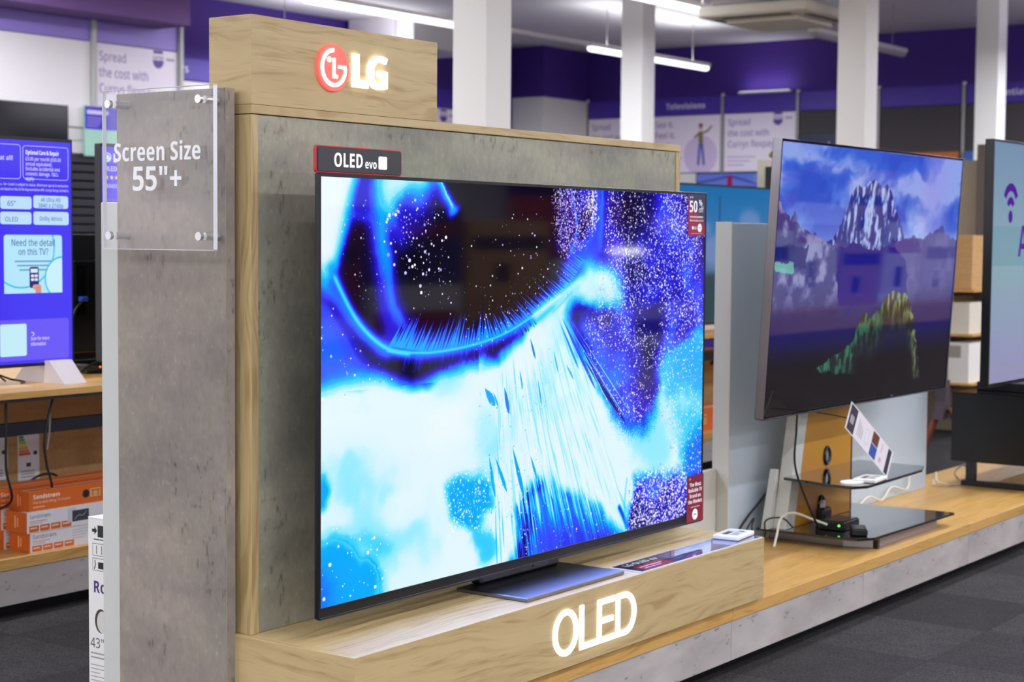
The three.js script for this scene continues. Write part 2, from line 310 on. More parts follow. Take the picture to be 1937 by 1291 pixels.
for (let i = 0; i < zb.length - 1; i++) {
  const t = thing('bay_post', ['post at the boxed white corner', 'post before the lettered purple strip', 'post between the waving figure and the emblem poster', 'post between the emblem poster and navy sign', 'post behind the column beside the air conditioner', 'post just before the last white column', 'post at the picture edge beyond the last column', 'post out of the picture past the last column'][i].replace('post', 'slim grey bay post'), 'post', [17.9, 0, zb[i]], 'bay posts of the end wall');
  part(t, 'upright', bx(17.92, 17.98, 0, 2.995, zb[i] - 0.018, zb[i] + 0.018, 0.006), M.greyStrip);
  part(t, 'finial', cyl(17.95, 3.01, zb[i], 0.024, 0.03, 'y', 0.02, 16), M.white);
}
{
  const t = thing('brand_sign', 'navy sign lettered in white beside the lilac emblem poster', 'sign', [17.9, 2.16, -8.3]);
  part(t, 'board', bx(17.9, 17.935, 2.16, 2.52, -8.86, -7.94, 0.004), mat(0x1b2742, 0.5));
  part(t, 'lettering', face(0.9, 0.3, 17.899, 2.34, -8.4, 'x'), print(512, 170, (g, w, h) => { g.fillStyle = '#1b2742'; g.fillRect(0, 0, w, h); txt(g, 'Sandstrøm', 14, h * 0.66, h * 0.55, '#b9c3cf', '500'); }));
  one('colour_band', 'orange band under the dark header panels, above the mountain television', 'sign', bx(17.88, 17.93, 1.75, 2.27, -7.88, -6.95, 0.003), mat(0xc87028, 0.6));
  one('colour_band', 'blue band under the dark header panels, beside the last column', 'sign', bx(17.88, 17.93, 1.75, 2.27, -6.885, -5.965, 0.003), mat(0x3b6cb5, 0.6));
}

// ---------------------------------------------------------------- bay wall at the left
function fasciaL(x0, x1, poster, label, plabel, text) {
  const xc = (x0 + x1) / 2, t = thing('fascia_strip', label, 'sign', [xc, 2.785, -10.36], 'fascia strips of the near bay wall');
  part(t, 'backing', bx(x0 + 0.02, x1 - 0.02, 2.785, 2.99, -10.41, -10.36, 0.004), mat(0x9a84dc, 0.5));  // paler purple than the other strips: light on this wall put into the colour
  if (poster) { const p = thing('hanging_poster', plabel, 'poster', [xc, 2.12, -10.36], 'posters of the near bay wall'); part(p, 'board', bx(x0 + 0.021, x1 - 0.021, 2.12, 2.78, -10.41, -10.365, 0.003), M.board); if (poster !== true) part(p, 'print', face(x1 - x0 - 0.044, 0.65, xc, 2.45, -10.364), poster); }
}
fasciaL(6.83, 7.84, true, 'purple fascia strip past the picture edge over the dark wall television', 'blank white poster board past the picture edge');
fasciaL(7.84, 8.84, true, 'purple fascia strip above the blank white board', 'blank white poster board above the black wall television');
fasciaL(8.84, 9.74, pSpread, 'purple fascia strip above the flexible payment poster', 'white payment poster with round emblem behind the clear sign');
for (const [x, l] of [[7.84, 'slim grey bay post past the black wall television, out of the picture'], [8.84, 'slim grey bay post between the blank board and the payment poster'], [9.74, 'slim pale bay post at the end of the payment poster']]) one('bay_post', l, 'post', bx(x - 0.018, x + 0.018, 2.12, 2.99, -10.4, -10.33, 0.004), M.greyPanel, 'posts of the near bay wall');
{
  const t = thing('slat_wall', 'black horizontal slat wall behind the blue information screen', 'panel', [8.4, 0.3, -10.36]);
  part(t, 'backing', bx(6.8, 9.72, 0.3, 1.91, -10.415, -10.385, 0), M.seam);
  for (let i = 0; i < 2; i++) part(t, 'white_slat', bx(6.85, 9.7, 1.92 + (1 - i) * 0.1, 2.015 + (1 - i) * 0.1, -10.41, -10.38, 0.004), M.board);
  const g = bx(-1.45, 1.45, -0.026, 0.026, -0.012, 0.012, 0.004);
  for (let i = 0; i < 24; i++) { const m = new THREE.Mesh(g, M.blackSlat ??= mat(0x1d1d24, 0.45)); m.name = 'slat'; m.position.set(-0.14, 1.575 - i * 0.0665, -0.01); m.castShadow = m.receiveShadow = true; t.add(m); }
}
{
  const t = thing('wall_ticket', 'blue and mint ticket card on the bay wall behind the clear sign', 'sign', [8.9, 1.9, -10.32]);
  part(t, 'card', bx(8.73, 9.1, 1.9, 2.285, -10.345, -10.33, 0.003), mat(0xa4d8c4, 0.5));
  part(t, 'print', face(0.365, 0.38, 8.915, 2.0925, -10.329), print(256, 268, (g, w, h) => { g.fillStyle = '#a9dcc8'; g.fillRect(0, 0, w, h); g.fillStyle = '#3a26c8'; g.fillRect(0, 0, w, h * 0.46); g.fillStyle = '#dcd4ff'; rbox(g, 14, 20, 150, 22, 6, '#dcd4ff'); g.fillStyle = '#a090ea'; for (let i = 0; i < 4; i++) g.fillRect(14, 58 + i * 15, 120 - i * 14, 6); }));
}
one('backwall_band', 'dark purple fascia band with pale lettering on the far wall beside the header', 'sign', bx(9.9, 12.6, 2.79, 3.0, -12.245, -12.2, 0.003), M.purpleStrip);
one('band_lettering', 'pale lettered strip on the far purple fascia band', 'sign', face(0.8, 0.18, 11.35, 2.895, -12.198), print(400, 90, (g, w, h) => { g.fillStyle = '#4a30a8'; g.fillRect(0, 0, w, h); txt(g, 'Monitors', w / 2, 62, 54, '#d9d2ee', 'bold', 'center'); }));
one('backwall_poster', 'pale poster board under the far purple band', 'poster', bx(9.9, 12.6, 2.1, 2.78, -12.245, -12.2, 0.003), M.white);
{
  const t = thing('backwall_sign', 'purple strip and poster glimpsed between wood header and first column', 'sign', [15.6, 2.1, -12.2]);
  part(t, 'strip', bx(14.6, 16.6, 2.785, 3.0, -12.245, -12.2, 0.003), M.purpleStrip); part(t, 'board', bx(14.6, 16.6, 2.1, 2.78, -12.245, -12.205, 0.003), M.white); part(t, 'print', face(1.0, 0.66, 15.3, 2.44, -12.203), pSpread);
}
{ // linear wash light along the top of one bay of the end wall
  const t = thing('wash_light', 'slim lit wash light on top of the purple strip over the emblem poster', 'light', [17.8, 3.0, -9.3]);
  part(t, 'housing', bx(17.83, 17.9, 3.0, 3.02, -9.62, -8.95, 0.003), M.white); part(t, 'lens', bx(17.835, 17.895, 3.02, 3.026, -9.6, -8.97, 0.002), new THREE.MeshStandardMaterial({ color: 0xffffff, emissive: STRIP_COLOR, emissiveIntensity: 1.2, roughness: 0.5 }));
  const l = new THREE.RectAreaLight(STRIP_COLOR, 14, 0.05, 0.62); l.position.set(0.065, 0.028, 0.015); l.rotation.x = Math.PI / 2; l.name = 'wash_glow'; t.add(l);
}

// ---------------------------------------------------------------- low oak platforms
function platform(x0, x1, z0, z1, seams, label, group) {
  const t = thing('display_platform', label, 'platform', [(x0 + x1) / 2, 0, (z0 + z1) / 2], group);
  const cuts = [x0, ...seams, x1];
  for (let i = 0; i + 1 < cuts.length; i++) {
    part(t, 'top_board', bx(cuts[i] + 0.0006, cuts[i + 1] - 0.0006, 0.172, 0.21, z0, z1, 0.0015, 'x', i * 0.77, i * 0.31), M.deck);
    part(t, 'fascia_panel', bx(cuts[i] + 0.001, cuts[i + 1] - 0.001, 0.052, 0.171, z1 - 0.024, z1 - 0.004, 0.001, 'y', i * 0.4, i * 0.53), M.fascia);
  }
  part(t, 'kickboard', bx(x0 + 0.02, x1 - 0.02, 0, 0.17, z1 - 0.09, z1 - 0.07, 0.002), M.kick);
  part(t, 'carcass', bx(x0 + 0.01, x1 - 0.01, 0, 0.17, z0 + 0.01, z1 - 0.095, 0.002), M.kick);
  return t;
}
platform(2.736, 12.3, -3.055, -2.384, [3.47, 4.44, 5.375, 6.35, 7.32, 8.3, 9.3, 10.3], 'long low oak platform carrying the bright television and the mountain television');
platform(2.3, 7.05, -5.6, -4.679, [3.2, 4.2, 5.2, 6.2], 'low oak platform in the row behind, carrying the stack of orange boxes');
platform(7.4, 11.5, -5.6, -4.679, [8.2, 9.2, 10.2], 'low oak platform in the row behind, glimpsed past the bright television');

// ---------------------------------------------------------------- oak plinth with lit letters
const letterGlow = new THREE.MeshStandardMaterial({ color: 0xffffff, emissive: 0xfffdf6, emissiveIntensity: 2.6, roughness: 0.4 });
{
  const t = thing('oak_plinth', 'oak plinth with lit OLED letters under the bright television', 'plinth', [3.665, 0.21, -2.6]);
  part(t, 'top_board', bx(2.7435, 4.5865, 0.382, 0.4, -2.83, -2.3885, 0.0006, 'x', 0.2, 0.1), M.oak);
  part(t, 'front_board', bx(2.7252, 4.6048, 0.216, 0.4, -2.388, -2.37, 0.0006, 'x', 0.9, 0.25), M.oak);
  part(t, 'side_board', bx(2.725, 2.743, 0.216, 0.3998, -2.83, -2.3704, 0.0006, 'z', 0.3, 0.4), M.oak);
  part(t, 'side_board', bx(4.587, 4.605, 0.216, 0.3998, -2.83, -2.3704, 0.0006, 'z', 0.1, 0.2), M.oak);
  part(t, 'base_frame', bx(2.74, 4.59, 0.21, 0.2155, -2.82, -2.395, 0), M.seam);
  const z0 = -2.372, z1 = -2.366, y0 = 0.2495, y1 = 0.3645, st = 0.0175;
  const O = new THREE.Shape(); O.absellipse(3.530, 0.307, 0.0565, 0.0595, 0, Math.PI * 2);
  part(t, 'letter', plate(O, z0, z1, [ellipse(3.530, 0.307, 0.0565 - st, 0.0595 - 0.015)]), letterGlow, 'lit white letter O');
  part(t, 'letter', plate([[3.594, y0], [3.672, y0], [3.672, y0 + 0.0155], [3.6115, y0 + 0.0155], [3.6115, y1], [3.594, y1]], z0, z1), letterGlow, 'lit white letter L');
  const ym = (y0 + y1) / 2, e = 0.0145;
  part(t, 'letter', plate([[3.677, y0], [3.760, y0], [3.760, y0 + e], [3.6945, y0 + e], [3.6945, ym - e / 2], [3.752, ym - e / 2], [3.752, ym + e / 2], [3.6945, ym + e / 2], [3.6945, y1 - e], [3.760, y1 - e], [3.760, y1], [3.677, y1]], z0, z1), letterGlow, 'lit white letter E');
  const dsh = (a, b, c, d, r) => { const s = new THREE.Shape(); s.moveTo(a, c); s.lineTo(b - r, c); s.absellipse(b - r, (c + d) / 2, r, (d - c) / 2, -Math.PI / 2, Math.PI / 2); s.lineTo(a, d); s.closePath(); return s; };
  part(t, 'letter', plate(dsh(3.767, 3.866, y0, y1, 0.056), z0, z1, [new THREE.Path(dsh(3.767 + 0.0175, 3.866 - 0.0175, y0 + e, y1 - e, 0.04).getPoints(20))]), letterGlow, 'lit white letter D');
}

// ---------------------------------------------------------------- feature wall behind the television
{
  const t = thing('feature_wall', 'oak-framed grey concrete-look display wall behind the bright television', 'display wall', [3.685, 0.4, -2.76]);
  part(t, 'frame_post', bx(2.744, 2.767, 0.4005, 1.569, -2.824, -2.693, 0.001, 'y', 0.1, 0.1), M.oak);
  part(t, 'frame_post', bx(4.602, 4.625, 0.4005, 1.569, -2.824, -2.693, 0.001, 'y', 0.5, 0.3), M.oak);
  part(t, 'cap', bx(2.744, 4.625, 1.571, 1.591, -2.824, -2.691, 0.001, 'x', 0.4, 0.2), M.oak);
  part(t, 'concrete_panel', bx(2.7675, 4.6015, 0.4005, 1.5695, -2.80, -2.6965, 0.001, 'y', 0.2, 0.15), M.concrete);
}
{
  const t = thing('header_box', 'oak header box with lit round emblem and white letters', 'sign', [3.075, 1.591, -2.76]);
  part(t, 'box', bx(2.744, 3.405, 1.5915, 1.789, -2.824, -2.691, 0.0012, 'x', 1.1, 0.33), M.oak);
  const zf = -2.691, R = 0.054, cx = 3.0055, cy = 1.6925;
  const red = new THREE.MeshStandardMaterial({ color: 0xe0443a, emissive: 0xf2645a, emissiveIntensity: 0.85, roughness: 0.35 });
  const d = part(t, 'emblem_disc', cyl(cx, cy, zf + 0.004, R, 0.008, 'z', R, 48), red, 'lit red disc');
  // ring open at the upper right, nose bar, eye
  const arc = new THREE.Shape(); const a0 = Math.PI * 0.5, a1 = Math.PI * 2; arc.absarc(cx, cy, R * 0.83, a0, a1, false); arc.absarc(cx, cy, R * 0.66, a1, a0, true);
  part(d, 'emblem_ring', plate(arc, zf + 0.008, zf + 0.0105, [], 0.0002), letterGlow);
  part(d, 'emblem_bar', plate(rect(cx + R * 0.3, cx + R * 0.8, cy - R * 0.02, cy + R * 0.13), zf + 0.008, zf + 0.0105, [], 0.0002), letterGlow);
  part(d, 'emblem_nose', plate([[cx - R * 0.07, cy - R * 0.45], [cx + R * 0.25, cy - R * 0.45], [cx + R * 0.25, cy - R * 0.3], [cx + R * 0.09, cy - R * 0.3], [cx + R * 0.09, cy + R * 0.42], [cx - R * 0.07, cy + R * 0.42]], zf + 0.008, zf + 0.0105, [], 0.0002), letterGlow);
  part(d, 'emblem_eye', cyl(cx - R * 0.3, cy + R * 0.33, zf + 0.009, R * 0.12, 0.003, 'z', R * 0.12, 20), letterGlow);
  const y0 = 1.6535, y1 = 1.7325;
  part(t, 'letter', plate([[3.077, y0], [3.131, y0], [3.131, y0 + 0.0185], [3.0985, y0 + 0.0185], [3.0985, y1], [3.077, y1]], zf, zf + 0.008), letterGlow, 'lit white letter L');
  const G = words('G', 0.079, 0.008, font, 1.06); G.scale(1.02, 1.0, 1); G.translate(3.1675, y0 + 0.001, zf);
  part(t, 'letter', G, letterGlow, 'lit white letter G');
}

// ---------------------------------------------------------------- televisions
function frameGeo(x0, x1, y0, y1, z0, z1, side, top, bottom, r = 0.004) { return plate(rrect(x0, x1, y0, y1, r), z0, z1, [rect(x0 + side, x1 - side, y0 + bottom, y1 - top).reverse()], 0.0006); }
function tvBody(t, x0, x1, y0, y1, zf, o = {}) {   // zf: front plane
  const { side = 0.006, top = 0.006, bottom = 0.01, tex, level = 1, bezel = M.black, rough = 0.06, thin = 0.012 } = o;
  part(t, 'bezel', frameGeo(x0, x1, y0, y1, zf - thin, zf, side, top, bottom), bezel);
  const s = part(t, 'screen', face(x1 - x0 - 2 * side, y1 - y0 - top - bottom, (x0 + x1) / 2, (y0 + bottom + y1 - top) / 2, zf - 0.0015), screenMat(tex, level, rough));
  part(t, 'back_panel', bx(x0 + 0.001, x1 - 0.001, y0 + 0.001, y1 - 0.001, zf - thin - 0.004, zf - 0.0025, 0.002), M.tvBack);
  const hx = (x1 - x0) * 0.16;
  part(t, 'rear_housing', bx(x0 + hx, x1 - hx, y0 + 0.004, y0 + (y1 - y0) * 0.55, zf - thin - 0.04, zf - thin - 0.004, 0.01), M.tvBack);
  return s;
}
const blob = (g, pts, close = true) => {   // smooth closed or open curve through points
  g.beginPath(); const n = pts.length;
  if (close) { const m = (a, b) => [(a[0] + b[0]) / 2, (a[1] + b[1]) / 2]; let p = m(pts[n - 1], pts[0]); g.moveTo(...p); for (let i = 0; i < n; i++) { const q = m(pts[i], pts[(i + 1) % n]); g.quadraticCurveTo(pts[i][0], pts[i][1], q[0], q[1]); } g.closePath(); }
  else { g.moveTo(...pts[0]); for (let i = 1; i < n - 1; i++) { const q = [(pts[i][0] + pts[i + 1][0]) / 2, (pts[i][1] + pts[i + 1][1]) / 2]; g.quadraticCurveTo(pts[i][0], pts[i][1], q[0], q[1]); } g.lineTo(...pts[n - 1]); }
};
let BS = 1;   // blur scale of the picture being painted
const area = (g, pts, color, blur = 0, alpha = 1, comp = 'source-over') => { g.save(); if (blur) g.filter = `blur(${blur * BS}px)`; g.globalAlpha = alpha; g.globalCompositeOperation = comp; g.fillStyle = color; blob(g, pts); g.fill(); g.restore(); };
const line = (g, pts, color, w, blur = 0, alpha = 1, comp = 'source-over') => { g.save(); if (blur) g.filter = `blur(${blur * BS}px)`; g.globalAlpha = alpha; g.globalCompositeOperation = comp; g.strokeStyle = color; g.lineWidth = w; g.lineCap = 'round'; blob(g, pts, false); g.stroke(); g.restore(); };
function inside(p, poly) { let c = false; for (let i = 0, j = poly.length - 1; i < poly.length; j = i++) { const [xi, yi] = poly[i], [xj, yj] = poly[j]; if ((yi > p[1]) !== (yj > p[1]) && p[0] < (xj - xi) * (p[1] - yi) / (yj - yi) + xi) c = !c; } return c; }
function dots(g, poly, n, r0, r1, colors, alpha = 1, clump = 0) {
  const xs = poly.map((p) => p[0]), ys = poly.map((p) => p[1]), a = Math.min(...xs), b = Math.max(...xs), c = Math.min(...ys), d = Math.max(...ys);
  g.save(); g.globalAlpha = alpha;
  for (let i = 0; i < n; i++) { const p = [rr(a, b), rr(c, d)]; if (!inside(p, poly)) continue; if (clump && fbm((p[0] / 1792 + 2) % 1, (p[1] / 1008 + 2) % 1, 12, 8, 3) < clump * rnd() + 0.18) continue; g.fillStyle = colors[Math.floor(rnd() * colors.length)]; p[0] += (rnd() + rnd() - 1) * 26; p[1] += (rnd() + rnd() - 1) * 18; const r = r0 + (r1 - r0) * rnd() ** 3; g.beginPath(); g.ellipse(p[0], p[1], r * 1.1, r, 0, 0, 7); g.fill(); }
  g.restore();
}
// ink picture: a density field is painted in greys, stirred by noise, sprayed at its edges, then coloured by one ramp
const ramp = (stops) => { const L = new Uint8Array(768); for (let i = 0; i < 256; i++) { let k = 0; while (k < stops.length - 2 && i > stops[k + 1][0]) k++; const [p, a] = stops[k], [q, b] = stops[k + 1], t = sm(Math.max(0, Math.min(1, (i - p) / (q - p)))); for (let c = 0; c < 3; c++) L[i * 3 + c] = a[c] + (b[c] - a[c]) * t; } return L; };
const inkRamp = ramp([[0, [3, 2, 8]], [30, [8, 4, 42]], [60, [17, 8, 116]], [95, [32, 24, 212]], [125, [50, 78, 255]], [150, [18, 122, 255]], [175, [0, 172, 255]], [200, [62, 212, 255]], [220, [150, 236, 255]], [240, [220, 246, 255]], [255, [242, 251, 255]]]);
BS = 0.66;
const inkPicture = canvas(1184, 666, (g, w0, h0) => {
  const G = (v) => `rgb(${v},${v},${v})`, A = (pts, v, blur, al = 1) => area(g, pts, G(v), blur, al), S = (pts, v, wd, blur = 0, al = 1) => line(g, pts, G(v), wd, blur, al);
  g.scale(w0 / 1792, h0 / 1008); g.fillStyle = G(8); g.fillRect(0, 0, 1792, 1008);
  // dust at the right
  A([[978,-31],[1826,-43],[1860,1086],[1244,1064],[1155,820],[1382,654],[1065,419],[1200,303],[1142,181],[1006,107]], 92, 34);
  A([[1236,-25],[1471,-32],[1520,86],[1416,182],[1268,135]], 42, 30); A([[1357,213],[1562,247],[1529,407],[1422,451],[1331,368]], 40, 30);
  A([[1600,134],[1830,82],[1841,453],[1656,412],[1551,311]], 122, 40, 0.9); A([[1487,-25],[1827,-35],[1831,99],[1553,118]], 96, 30, 0.8);
  // pale left side, arc, blue below it
  A([[-50,-39],[181,-49],[126,10],[85,104],[62,203],[40,271],[-7,251],[-50,166]], 250, 22);
  A([[-50,216],[8,239],[68,317],[154,400],[252,452],[324,512],[174,534],[-50,566]], 126, 24); A([[-50,311],[41,338],[135,430],[41,474],[-50,450]], 142, 34, 0.8);
  A([[59,277],[154,388],[334,433],[572,456],[510,496],[318,505],[154,441]], 44, 20); A([[173,406],[355,439],[559,463],[408,486],[297,491]], 14, 16);
  S([[-14,166],[18,227],[78,302],[154,370],[242,415]], 168, 26, 12);
  // lobes inside the arc
  A([[110,4],[214,-12],[246,102],[200,280],[276,349],[242,397],[154,355],[81,277],[59,203],[77,104]], 84, 18);
  A([[126,16],[171,-1],[203,33],[191,80],[153,90],[118,73]], 80, 8); A([[92,104],[153,97],[176,128],[184,229],[216,332],[236,386],[154,345],[83,267],[66,190]], 14, 16);
  S([[141,-2],[112,49],[98,81],[77,128],[62,203]], 150, 14, 7); S([[88,84],[153,91],[195,102]], 118, 16, 9);
  // bright band, crest and falling wisp
  A([[201,-18],[470,-14],[404,58],[336,106],[287,179],[255,127],[227,76]], 128, 24);
  S([[214,-12],[219,64],[201,140],[209,217],[234,287],[286,352]], 122, 70, 26); S([[218,-12],[221,64],[205,140],[213,204]], 184, 36, 16); S([[209,178],[233,271],[286,349]], 160, 20, 9);
  A([[199,-27],[470,-21],[410,18],[366,43],[323,26],[284,52],[253,114],[226,66]], 240, 16); A([[311,39],[415,23],[385,76],[344,72]], 186, 16);
  A([[270,81],[311,44],[360,69],[402,37],[440,36],[437,105],[373,134],[307,148]], 70, 18, 0.75);
  S([[406,-12],[453,27],[503,69]], 140, 30, 14); S([[419,-9],[468,32],[506,69]], 196, 12, 5); S([[440,1],[479,37],[501,64]], 238, 5, 2); A([[475,77],[506,58],[537,66],[510,84]], 176, 7);
  // folds beyond the bowl
  A([[942,-11],[1062,-15],[1073,121],[1034,196],[970,151],[953,64]], 66, 20); A([[1044,-19],[1230,-17],[1223,166],[1165,211],[1062,258],[1003,243],[1076,151],[1083,62]], 112, 12);
  A([[1071,20],[1142,10],[1149,91],[1103,154],[1073,136]], 52, 10); S([[1166,-12],[1179,90],[1147,166],[1083,233]], 134, 16, 7); S([[1208,-13],[1209,166]], 142, 20, 7);
  // pale body
  const body = [[-67,506],[59,483],[154,466],[243,490],[324,527],[386,499],[483,486],[676,477],[740,434],[919,326],[1022,277],[1110,247],[1151,196],[1193,230],[1285,268],[1310,355],[1201,358],[1058,339],[1016,376],[1093,481],[1223,599],[1338,689],[1428,680],[1534,614],[1576,523],[1664,445],[1839,385],[1853,831],[1668,853],[1523,812],[1422,827],[1374,852],[1360,1001],[1388,1050],[1242,967],[1100,857],[966,814],[800,784],[728,831],[763,1080],[-67,1055]];
  g.save(); g.filter = `blur(${18 * BS}px)`; g.strokeStyle = G(176); g.lineWidth = 34; blob(g, body); g.stroke(); g.restore();
  A(body, 246, 16);
  for (const [p, v, al] of [[[[1090,295],[1256,281],[1272,359],[1145,344]], 224, 0.9], [[[1323,681],[1572,607],[1577,804],[1385,817]], 216, 0.9], [[[324,525],[505,493],[550,551],[402,580]], 212, 0.8], [[[551,617],[700,544],[720,780],[552,727]], 226, 0.9], [[[-32,651],[224,677],[224,725],[-32,713]], 214, 0.8], [[[-13,816],[379,849],[444,946],[175,881]], 216, 0.8], [[[1567,441],[1839,385],[1848,660],[1663,668]], 170, 0.9], [[[1573,661],[1848,666],[1851,780],[1617,758]], 198, 0.9], [[[1698,729],[1850,725],[1855,905],[1652,845]], 128, 0.85], [[[377,575],[596,565],[507,695],[335,665]], 250, 0.8]]) A(p, v, 30, al);
  // blue wedge under the dust
  A([[1053,356],[1158,424],[1265,400],[1322,368],[1388,284],[1701,265],[1670,446],[1557,546],[1516,636],[1413,687],[1338,689],[1229,593],[1109,482]], 106, 20); A([[1329,298],[1573,304],[1531,520],[1490,607],[1367,551],[1312,430]], 64, 26); A([[1086,393],[1209,441],[1274,556],[1176,519]], 140, 14, 0.85);
  // lower blue, side patches
  A([[805,1116],[815,943],[779,844],[843,837],[914,801],[993,847],[1078,834],[1156,905],[1227,945],[1385,1053],[1439,1157]], 150, 22, 0.95); A([[942,963],[1157,951],[1349,1048],[1188,1099],[867,1070]], 108, 28, 0.95);
  A([[-49,689],[16,702],[42,746],[12,775],[-49,775]], 176, 10); A([[-49,819],[60,826],[152,854],[164,892],[249,938],[257,984],[231,1035],[-49,1059]], 172, 16); A([[-49,886],[61,915],[102,1023],[-49,1059]], 132, 28, 0.9);
  A([[460,782],[521,735],[644,736],[659,808],[599,851],[623,913],[509,898],[482,835]], 176, 12); A([[595,877],[680,967],[601,1004],[550,948]], 180, 12, 0.8);
  A([[1386,853],[1514,824],[1854,885],[1861,1090],[1361,1073],[1358,938]], 72, 18); A([[1432,850],[1539,826],[1585,884],[1464,922]], 138, 16, 0.9);
  // stir and spray
  const I = g.getImageData(0, 0, w0, h0), F = new Float32Array(w0 * h0);
  for (let y = 0; y < h0; y++) for (let x = 0; x < w0; x++) {
    const u = x / w0, v = y / h0, right = Math.min(1, Math.max(0.05, (u - 0.48) * 3 + (v > 0.62 ? 0.3 : 0))), calm = u < 0.34 && v < 0.5 ? 0.4 : 1;
    const n1 = fbm(u, v, 8, 5, 5) - 0.5, n2 = fbm((u + 0.37) % 1, (v + 0.61) % 1, 8, 5, 5) - 0.5, m = Math.max(0, fbm(u, v, 6, 4, 2) - 0.25) * 2, fk = (u - 0.2) * Math.min(1, Math.max(0, v * 2 - 0.3)), f1 = (fbm(u, v, 40, 26, 3) - 0.5) * fk, f2 = (fbm((u + 0.2) % 1, (v + 0.7) % 1, 40, 26, 3) - 0.5) * fk;
    const sp = 24 * right * m + 0.5, j = rnd() + rnd() - 1, k = rnd() + rnd() - 1;
    const sx = Math.min(w0 - 1, Math.max(0, Math.round(x + n1 * 124 * calm + f1 * 40 + j * sp))), sy = Math.min(h0 - 1, Math.max(0, Math.round(y + n2 * 96 * calm + f2 * 34 + k * sp)));
    let d = I.data[(sy * w0 + sx) * 4];
    const dust = Math.max(0, Math.min(1, (u - 0.55) * 6)) * Math.max(0, Math.min(1, (150 - d) / 40)) * Math.max(0, Math.min(1, (d - 14) / 20));
    d *= 1 - dust + dust * (0.45 + 1.2 * fbm(u, v, 16, 10, 4)); if (d > 200) d -= Math.max(0, fbm(u, v, 9, 5, 4) - 0.46) * 80; F[y * w0 + x] = d;
  }
  for (let i = 0; i < F.length; i++) { I.data[i * 4] = I.data[i * 4 + 1] = I.data[i * 4 + 2] = F[i]; }
  g.putImageData(I, 0, 0);
  A([[-41,-39],[141,-47],[96,66],[70,166],[37,232],[-7,208],[-41,141]], 252, 18, 0.95);
  // bowl: lit water, cilia, rim
  A([[256,335],[302,366],[482,381],[663,374],[831,335],[957,280],[1082,181],[1121,241],[958,319],[734,400],[483,432],[355,434],[228,414]], 104, 16, 0.8); A([[354,397],[483,411],[663,397],[831,355],[932,311],[958,318],[734,397],[483,427],[354,426]], 162, 12, 0.9);
  const base = [[248,404],[303,413],[375,423],[483,425],[594,414],[699,395],[795,368],[881,336],[970,298],[1049,252],[1104,199]], tip = [[312,324],[364,326],[434,333],[522,338],[605,333],[658,330],[721,315],[793,288],[885,250],[956,207],[1002,160]];
  const at = (a, t) => { const q = Math.max(0, Math.min(0.9999, t)), k = Math.floor(q * (a.length - 1)), f = q * (a.length - 1) - k; return [a[k][0] + (a[k + 1][0] - a[k][0]) * f, a[k][1] + (a[k + 1][1] - a[k][1]) * f]; };
  for (let i = 0; i < 150; i++) {   // dark gaps, then bright spines
    const dark = i < 60, t = dark ? rnd() : (i - 60 + rr(-0.3, 0.3)) / 89.5, b = at(base, t), e = at(tip, t), k = dark ? rr(0.3, 0.8) : rr(0.5, 1.15), lean = rr(-8, 8), q = [b[0] + (e[0] - b[0]) * k + lean, b[1] + (e[1] - b[1]) * k], hw = dark ? rr(5, 9) : rr(3, 7);
    const gr = g.createLinearGradient(...b, ...q); if (dark) { gr.addColorStop(0, 'rgba(40,40,40,0)'); gr.addColorStop(1, 'rgba(24,24,24,0.9)'); } else { gr.addColorStop(0, G(192)); gr.addColorStop(0.6, G(158)); gr.addColorStop(1, G(84)); }
    g.globalAlpha = 0.9; g.fillStyle = gr; g.beginPath(); g.moveTo(b[0] - hw, b[1]); g.quadraticCurveTo((b[0] + q[0]) / 2 - 3, (b[1] + q[1]) / 2, q[0], q[1]); g.quadraticCurveTo((b[0] + q[0]) / 2 + 4, (b[1] + q[1]) / 2, b[0] + hw, b[1]); g.fill();
  }
  for (let i = 0; i < 130; i++) { const t = rr(0.1, 0.66), b = at(base, t), e = at(tip, t), k = rr(0.25, 0.62); g.globalAlpha = rr(0.3, 0.7); g.strokeStyle = G(rnd() < 0.65 ? 92 : 30); g.lineWidth = rr(2, 6); g.beginPath(); g.moveTo(b[0], b[1] + 4); g.lineTo(b[0] - (e[0] - b[0]) * k * 0.5 + rr(-5, 5), b[1] - (e[1] - b[1]) * k); g.stroke(); }
  g.globalAlpha = 1;
  S([[33,209],[63,258],[96,309],[154,365],[242,415],[355,430],[483,428],[617,415],[734,394],[831,361],[945,315]], 165, 26, 10); S([[48,233],[89,296],[154,365],[242,415],[323,427]], 222, 9, 4); S([[242,415],[354,428],[483,427],[617,414],[734,392],[831,359],[945,315],[983,298]], 206, 6, 2);
  S([[1031,-2],[1050,39],[1067,92],[1060,139],[1034,181]], 178, 7, 3);
  // silky fan of streaks falling from the rim
  const tear = (p, q, wd, v, al) => { const dx = q[0] - p[0], dy = q[1] - p[1], L = Math.hypot(dx, dy), nx = -dy / L * wd, ny = dx / L * wd; g.globalAlpha = al; g.fillStyle = G(v); g.beginPath(); g.moveTo(...p); g.quadraticCurveTo(p[0] + dx * 0.7 + nx, p[1] + dy * 0.7 + ny, q[0], q[1]); g.quadraticCurveTo(p[0] + dx * 0.7 - nx, p[1] + dy * 0.7 - ny, ...p); g.fill(); };
  const fa = [[688,490],[735,450],[795,415],[869,375],[945,344],[1016,352]], fb = [[707,1053],[804,1050],[943,1044],[1104,1043],[1272,1037],[1405,1027]];
